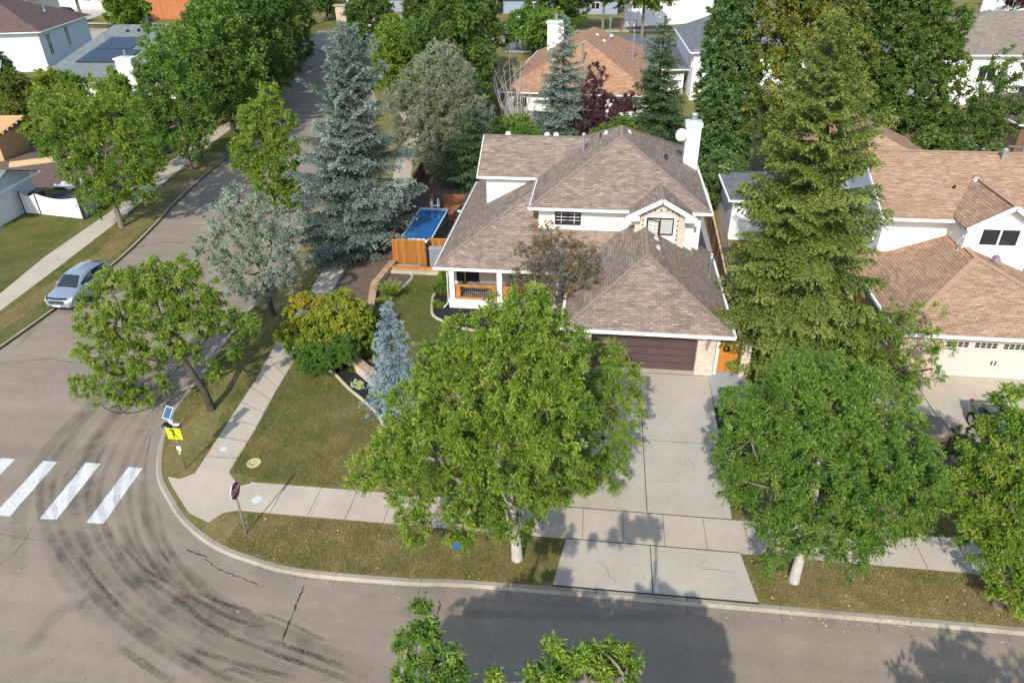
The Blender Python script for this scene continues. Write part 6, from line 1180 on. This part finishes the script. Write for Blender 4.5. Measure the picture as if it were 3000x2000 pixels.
# shrubs and garden plants
deciduous('maple_shrub','large golden orange shrub beside the sidewalk','shrub',G(960,1050),
 LB((900,910,31,1.0,.8,.1),(985,905,31.2,1.2,.9,.05),(1045,930,31.2,.9,.8,.05),(930,970,30.3,1.3,.9),(1010,975,30.4,1.2,.9,-.05),(870,980,30,.9,.7,.08),(960,1020,29.8,1.1,.7),(885,880,31,.4,.3,.25),(1060,985,30.6,.6,.6,-.08)),
 LF_YEL,BARKD,dens=1.1,rc=.28,twigs=8,leaves=9,ll=.12,lw=.075,trunk_r=.08,stems=4,nlimb=60,zmin=.2)
t=LB((930,1035,28.6,.9,.55),(985,1020,28.8,.95,.55),(1010,1000,29.2,.7,.5),(880,1010,29.2,.7,.5),(900,1060,28.2,.5,.35),(860,960,30.4,.6,.6)); t=[(a,b_,max(.35,c-.25),r,rz,q) for a,b_,c,r,rz,q in t]
deciduous('juniper_shrub','spreading vivid green juniper in front of the golden shrub','shrub',G(945,1040),t,LF_JUN,BARKD,dens=1.3,rc=.24,twigs=9,leaves=12,ll=.1,lw=.03,trunk_r=.05,nlimb=20,zmin=.08,up=.5)
deciduous('mountain_ash','thin half bare mountain ash with orange berries in front of the porch roof','tree',G(1640,985),
 LB((1600,690,34.4,.7,None,.25),(1560,740,34.3,.9),(1640,740,34.3,.9),(1700,740,34.2,.8,None,.2),(1540,820,34,.9),(1620,830,34,1.1),(1710,830,33.8,1.0,None,.05),(1580,900,33.6,1.0,None,.1),(1670,900,33.5,.9),(1740,900,33.4,.8,None,-.1),(1520,870,33.8,.7,None,.15)),
 LF_BRY,BARK,dens=.95,rc=.4,twigs=9,leaves=6,ll=.13,lw=.05,trunk_r=.1,stems=3,nlimb=700)
deciduous('serviceberry_shrub','sparse yellow green shrub with bare stems beside the tan house','shrub',G(2590,1110),
 LB((2560,960,30.5,.8),(2640,930,30.6,.9),(2710,930,30.5,.8,None,.1),(2600,1020,30,.9),(2690,1010,30,.9),(2760,1000,30,.6,None,.1),(2640,1080,29.6,.8),(2730,1080,29.5,.7),(2530,1060,29.8,.6)),
 LF_YG,BARKD,dens=.5,rc=.34,twigs=7,leaves=7,ll=.11,lw=.05,trunk_r=.09,stems=4,nlimb=140)
shrub('barberry_shrub','small red orange shrub at the foot of the tall spruce','shrub',G(2545,1065),.8,1.0,LF_TAN,60)
shrub('dogwood_shrub','dark green shrub left of the neighbour path','shrub',G(2640,1150),.9,1.2,LF_ASHD,90); shrub('spirea_shrub','dark shaded shrub right of the low brick pier','shrub',G(2810,1330),1.0,1.0,LF_DK,90); shrub('spirea_shrub','dark shrub beneath the right edge ash','shrub',G(2880,1400),1.2,.9,LF_DK,90); shrub('spirea_shrub','shaded ground shrub behind the dense round ash','shrub',G(2700,1420),1.0,.7,LF_DK,80)
grass_clump('iris_clump','tall green iris clump beside the long brick wall',G(1145,872),.75,1.15,LF_GRS,260,w_=.05); grass_clump('iris_clump','yellowing low clump just below the tall iris',G(1123,892),.45,.5,LF_YG,160,w_=.04)
grass_clump('fountain_grass','orange plumed fountain grass behind the diagonal wall',G(1068,1030),.55,1.25,LF_TAN,320,w_=.03); grass_clump('daylily_clump','striped daylily clump behind the diagonal wall',G(1085,1052),.6,.75,LF_GRS,160,w_=.05)
grass_clump('daylily_clump','dry daylily clump nearer the small blue spruce',G(1103,1075),.45,.5,LF_TAN,110,w_=.04)
shrub('spirea_shrub','fine golden mound in the raised bed','shrub',G(1108,940),.75,.9,LF_YG,110,ll=.08,lw=.02); shrub('sage_shrub','blue green mound against the wavy edging','shrub',G(1103,1005),.65,.75,LF_SIL,90,ll=.07,lw=.03); shrub('sage_shrub','dark green shrub right behind the golden shrub','shrub',G(1075,985),.7,1.0,LF_DK,90)
shrub('hosta_plant','white green variegated hosta alone on the black mulch','plant',G(1052,1133),.26,.3,leafmat('leaf_hosta',[(.15,.25,.1),(.4,.5,.3),(.65,.7,.55)]),26,ll=.13,lw=.08,rc=.12); shrub('heuchera_plant','low yellow bronze plant near the diagonal wall end','plant',G(1112,1163),.42,.4,LF_YG,50,ll=.1,lw=.07,rc=.16); shrub('hosta_plant','small yellow green plant at the upper end of the black mulch','plant',G(1037,1085),.25,.25,LF_YG,20,rc=.12); shrub('spirea_shrub','grassy green plant low in the black mulch','plant',G(1140,1195),.4,.5,LF_ASH,60,ll=.1,lw=.03,rc=.2)
shrub('hosta_plant','pale rosette plant at the lower tip of the black mulch','plant',G(1168,1250),.2,.22,LF_SIL,20,rc=.1); shrub('lily_plant','leafy green plants at the left corner of the porch','plant',G(1292,860),.55,.9,LF_ASHD,80,rc=.2); shrub('lily_plant','taller mixed plants beside the porch column','plant',G(1300,830),.5,1.2,LF_YG,80,rc=.2); shrub('lily_plant','small bright plant behind the hooked edging','plant',G(1285,900),.32,.35,LF_GRS,40,rc=.14)
shrub('rose_shrub','pink flowering shrub beside the gate walk','shrub',G(2128,1165),.32,.6,LF_ASHD,60,rc=.2)

# fallen leaves on verges and in the gutter, weeds in the gutter crack
def in_poly(P,poly):
    x,y=P[:,0],P[:,1]; ins=np.zeros(len(P),bool); n=len(poly)
    for i in range(n):
        x1,y1=poly[i][:2]; x2,y2=poly[(i+1)%n][:2]
        if y1==y2: continue
        c=((y1>y)!=(y2>y))&(x<(x2-x1)*(y-y1)/(y2-y1)+x1); ins^=c
    return ins
def pts_in(poly,n):
    a=np.array([q[:2] for q in poly]); lo,hi=a.min(0),a.max(0); out=[]
    P=lo+RNG.random((int(n),2))*(hi-lo); return P[in_poly(P,poly)]
KV=[(q[0],q[1]) for q in KAs]
lawnA=[SWR[0],SWR[1],SWR[2],SWR[3]]+[tuple(q) for q in E2[:40]]+[(-4.6,26),(-.6,27),(-.6,20.85),(-13.1,20.85)]
lawnB=[(q[0],q[1]+.03) for q in KV if q[1]<18.2 and q[0]<-1.0 and q[0]>-13.4]+[(-.93,16.95),(-.6,19.0),(-12.9,19.0)]
lawnC=[(6.15,17.0),(5.85,19.0),(24,18.95),(24,16.95)]
lawnD=[(q[0]+.03,q[1]) for q in KV if 21.2<q[1]<43 and q[0]<-18.2][::-1]+[tuple(q) for q in SWr]
lawnE=[tuple(q) for q in E1]+[(-7.2,29.8),(-5.5,31)]+[tuple(q) for q in E3[::-1]]+[(-8.9,38),(-9.2,40.9),(-11.4,40.8)]
lawnF=[(-35.8,30),(-32.6,30),(-32.3,33),(-32.5,40.4),(-33.7,48),(-35.1,54.7)]+[tuple(q) for q in WI[::-1] if q[1]<56]
lawnG=[tuple(q) for q in WO if q[1]<48.5]+[(-39.6,47.5),(-43.4,48.2),(-44,44),(-43,33)]
lawnH=[(6.2,20.8),(15.9,20.8),(15.9,24.4),(13.2,24.4),(13.2,31),(7.8,31),(7.8,28),(7.2,24.5),(6.0,24.5)]
def lown(P,s,seed):
    rg=np.random.default_rng(seed); v=np.zeros(len(P))
    for k in range(10):
        w_=rg.normal(size=2)*s*(1+k*.45); v+=np.sin(P@w_+rg.random()*6.28)/(1+k*.35)
    return v/2.2
GP=[];GD=[]
for poly,dn_,dry in ((lawnA,1700,.40),(lawnB,1800,.50),(lawnC,1600,.60),(lawnD,850,.42),(lawnE,850,.26),(lawnF,600,.52),(lawnG,500,.34),(lawnH,700,.25)):
    a=np.array([q[:2] for q in poly]); ar=np.prod(a.max(0)-a.min(0)); P=pts_in(poly,ar*dn_*.62); GP.append(P); t_=dry+.17*lown(P,1.1,3)+.13*lown(P,.35,9)+.10*lown(P,4.2,5)+RNG.normal(size=len(P))*.12; GD.append(t_)
P=np.concatenate(GP); T=np.concatenate(GD); n=len(P); D=RNG.normal(size=(n,3))*.75+np.array([0,0,.55]); D[:,2]=abs(D[:,2])*.8+.1
GRM=leafmat('grass_blades',[(.07,.12,.018),(.13,.165,.035),(.21,.19,.06),(.33,.265,.12),(.46,.36,.2)],.3,.7)
tag(leaf_mesh('grass',np.column_stack([P,np.full(n,.0)]),D,.075*RNG.uniform(.6,1.4,n),.017,T,GRM,upn=1.5),kind='stuff'); print('grass blades',n)
FP=np.concatenate([pts_in(lawnB,90),pts_in(lawnC,200),pts_in(lawnA,70),pts_in(lawnD,260),pts_in(lawnF,300),np.column_stack([RNG.uniform(-9,24,260),16.45+RNG.normal(size=260)*.12]),np.column_stack([RNG.uniform(-25,20,120),RNG.uniform(2,16.3,120)]),np.column_stack([RNG.uniform(-.4,5.6,30),RNG.uniform(17,30,30)])])
zf=np.where((FP[:,1]<16.6),-.098,.05); n=len(FP)
tag(leaf_mesh('fallen_leaves',np.column_stack([FP,zf]),RNG.normal(size=(n,3))*[1,1,.15],.085,.05,RNG.random(n),leafmat('leaf_dry',[(.25,.16,.05),(.45,.33,.08),(.5,.42,.2),(.35,.15,.06)],.1),upn=.3),kind='stuff')
wp=smooth([G(x,y,-.12) for x,y in gl],14); wi=[q for q in wp if random.random()<.45]; WP=np.repeat(np.array(wi),14,0)+RNG.normal(size=(len(wi)*14,2))*.035; n=len(WP)
tag(leaf_mesh('gutter_weeds',np.column_stack([WP,np.full(n,-.118)]),RNG.normal(size=(n,3))*.6+np.array([0,0,.7]),.06*RNG.uniform(.4,1.4,n),.018,RNG.random(n),LF_TAN),kind='stuff')
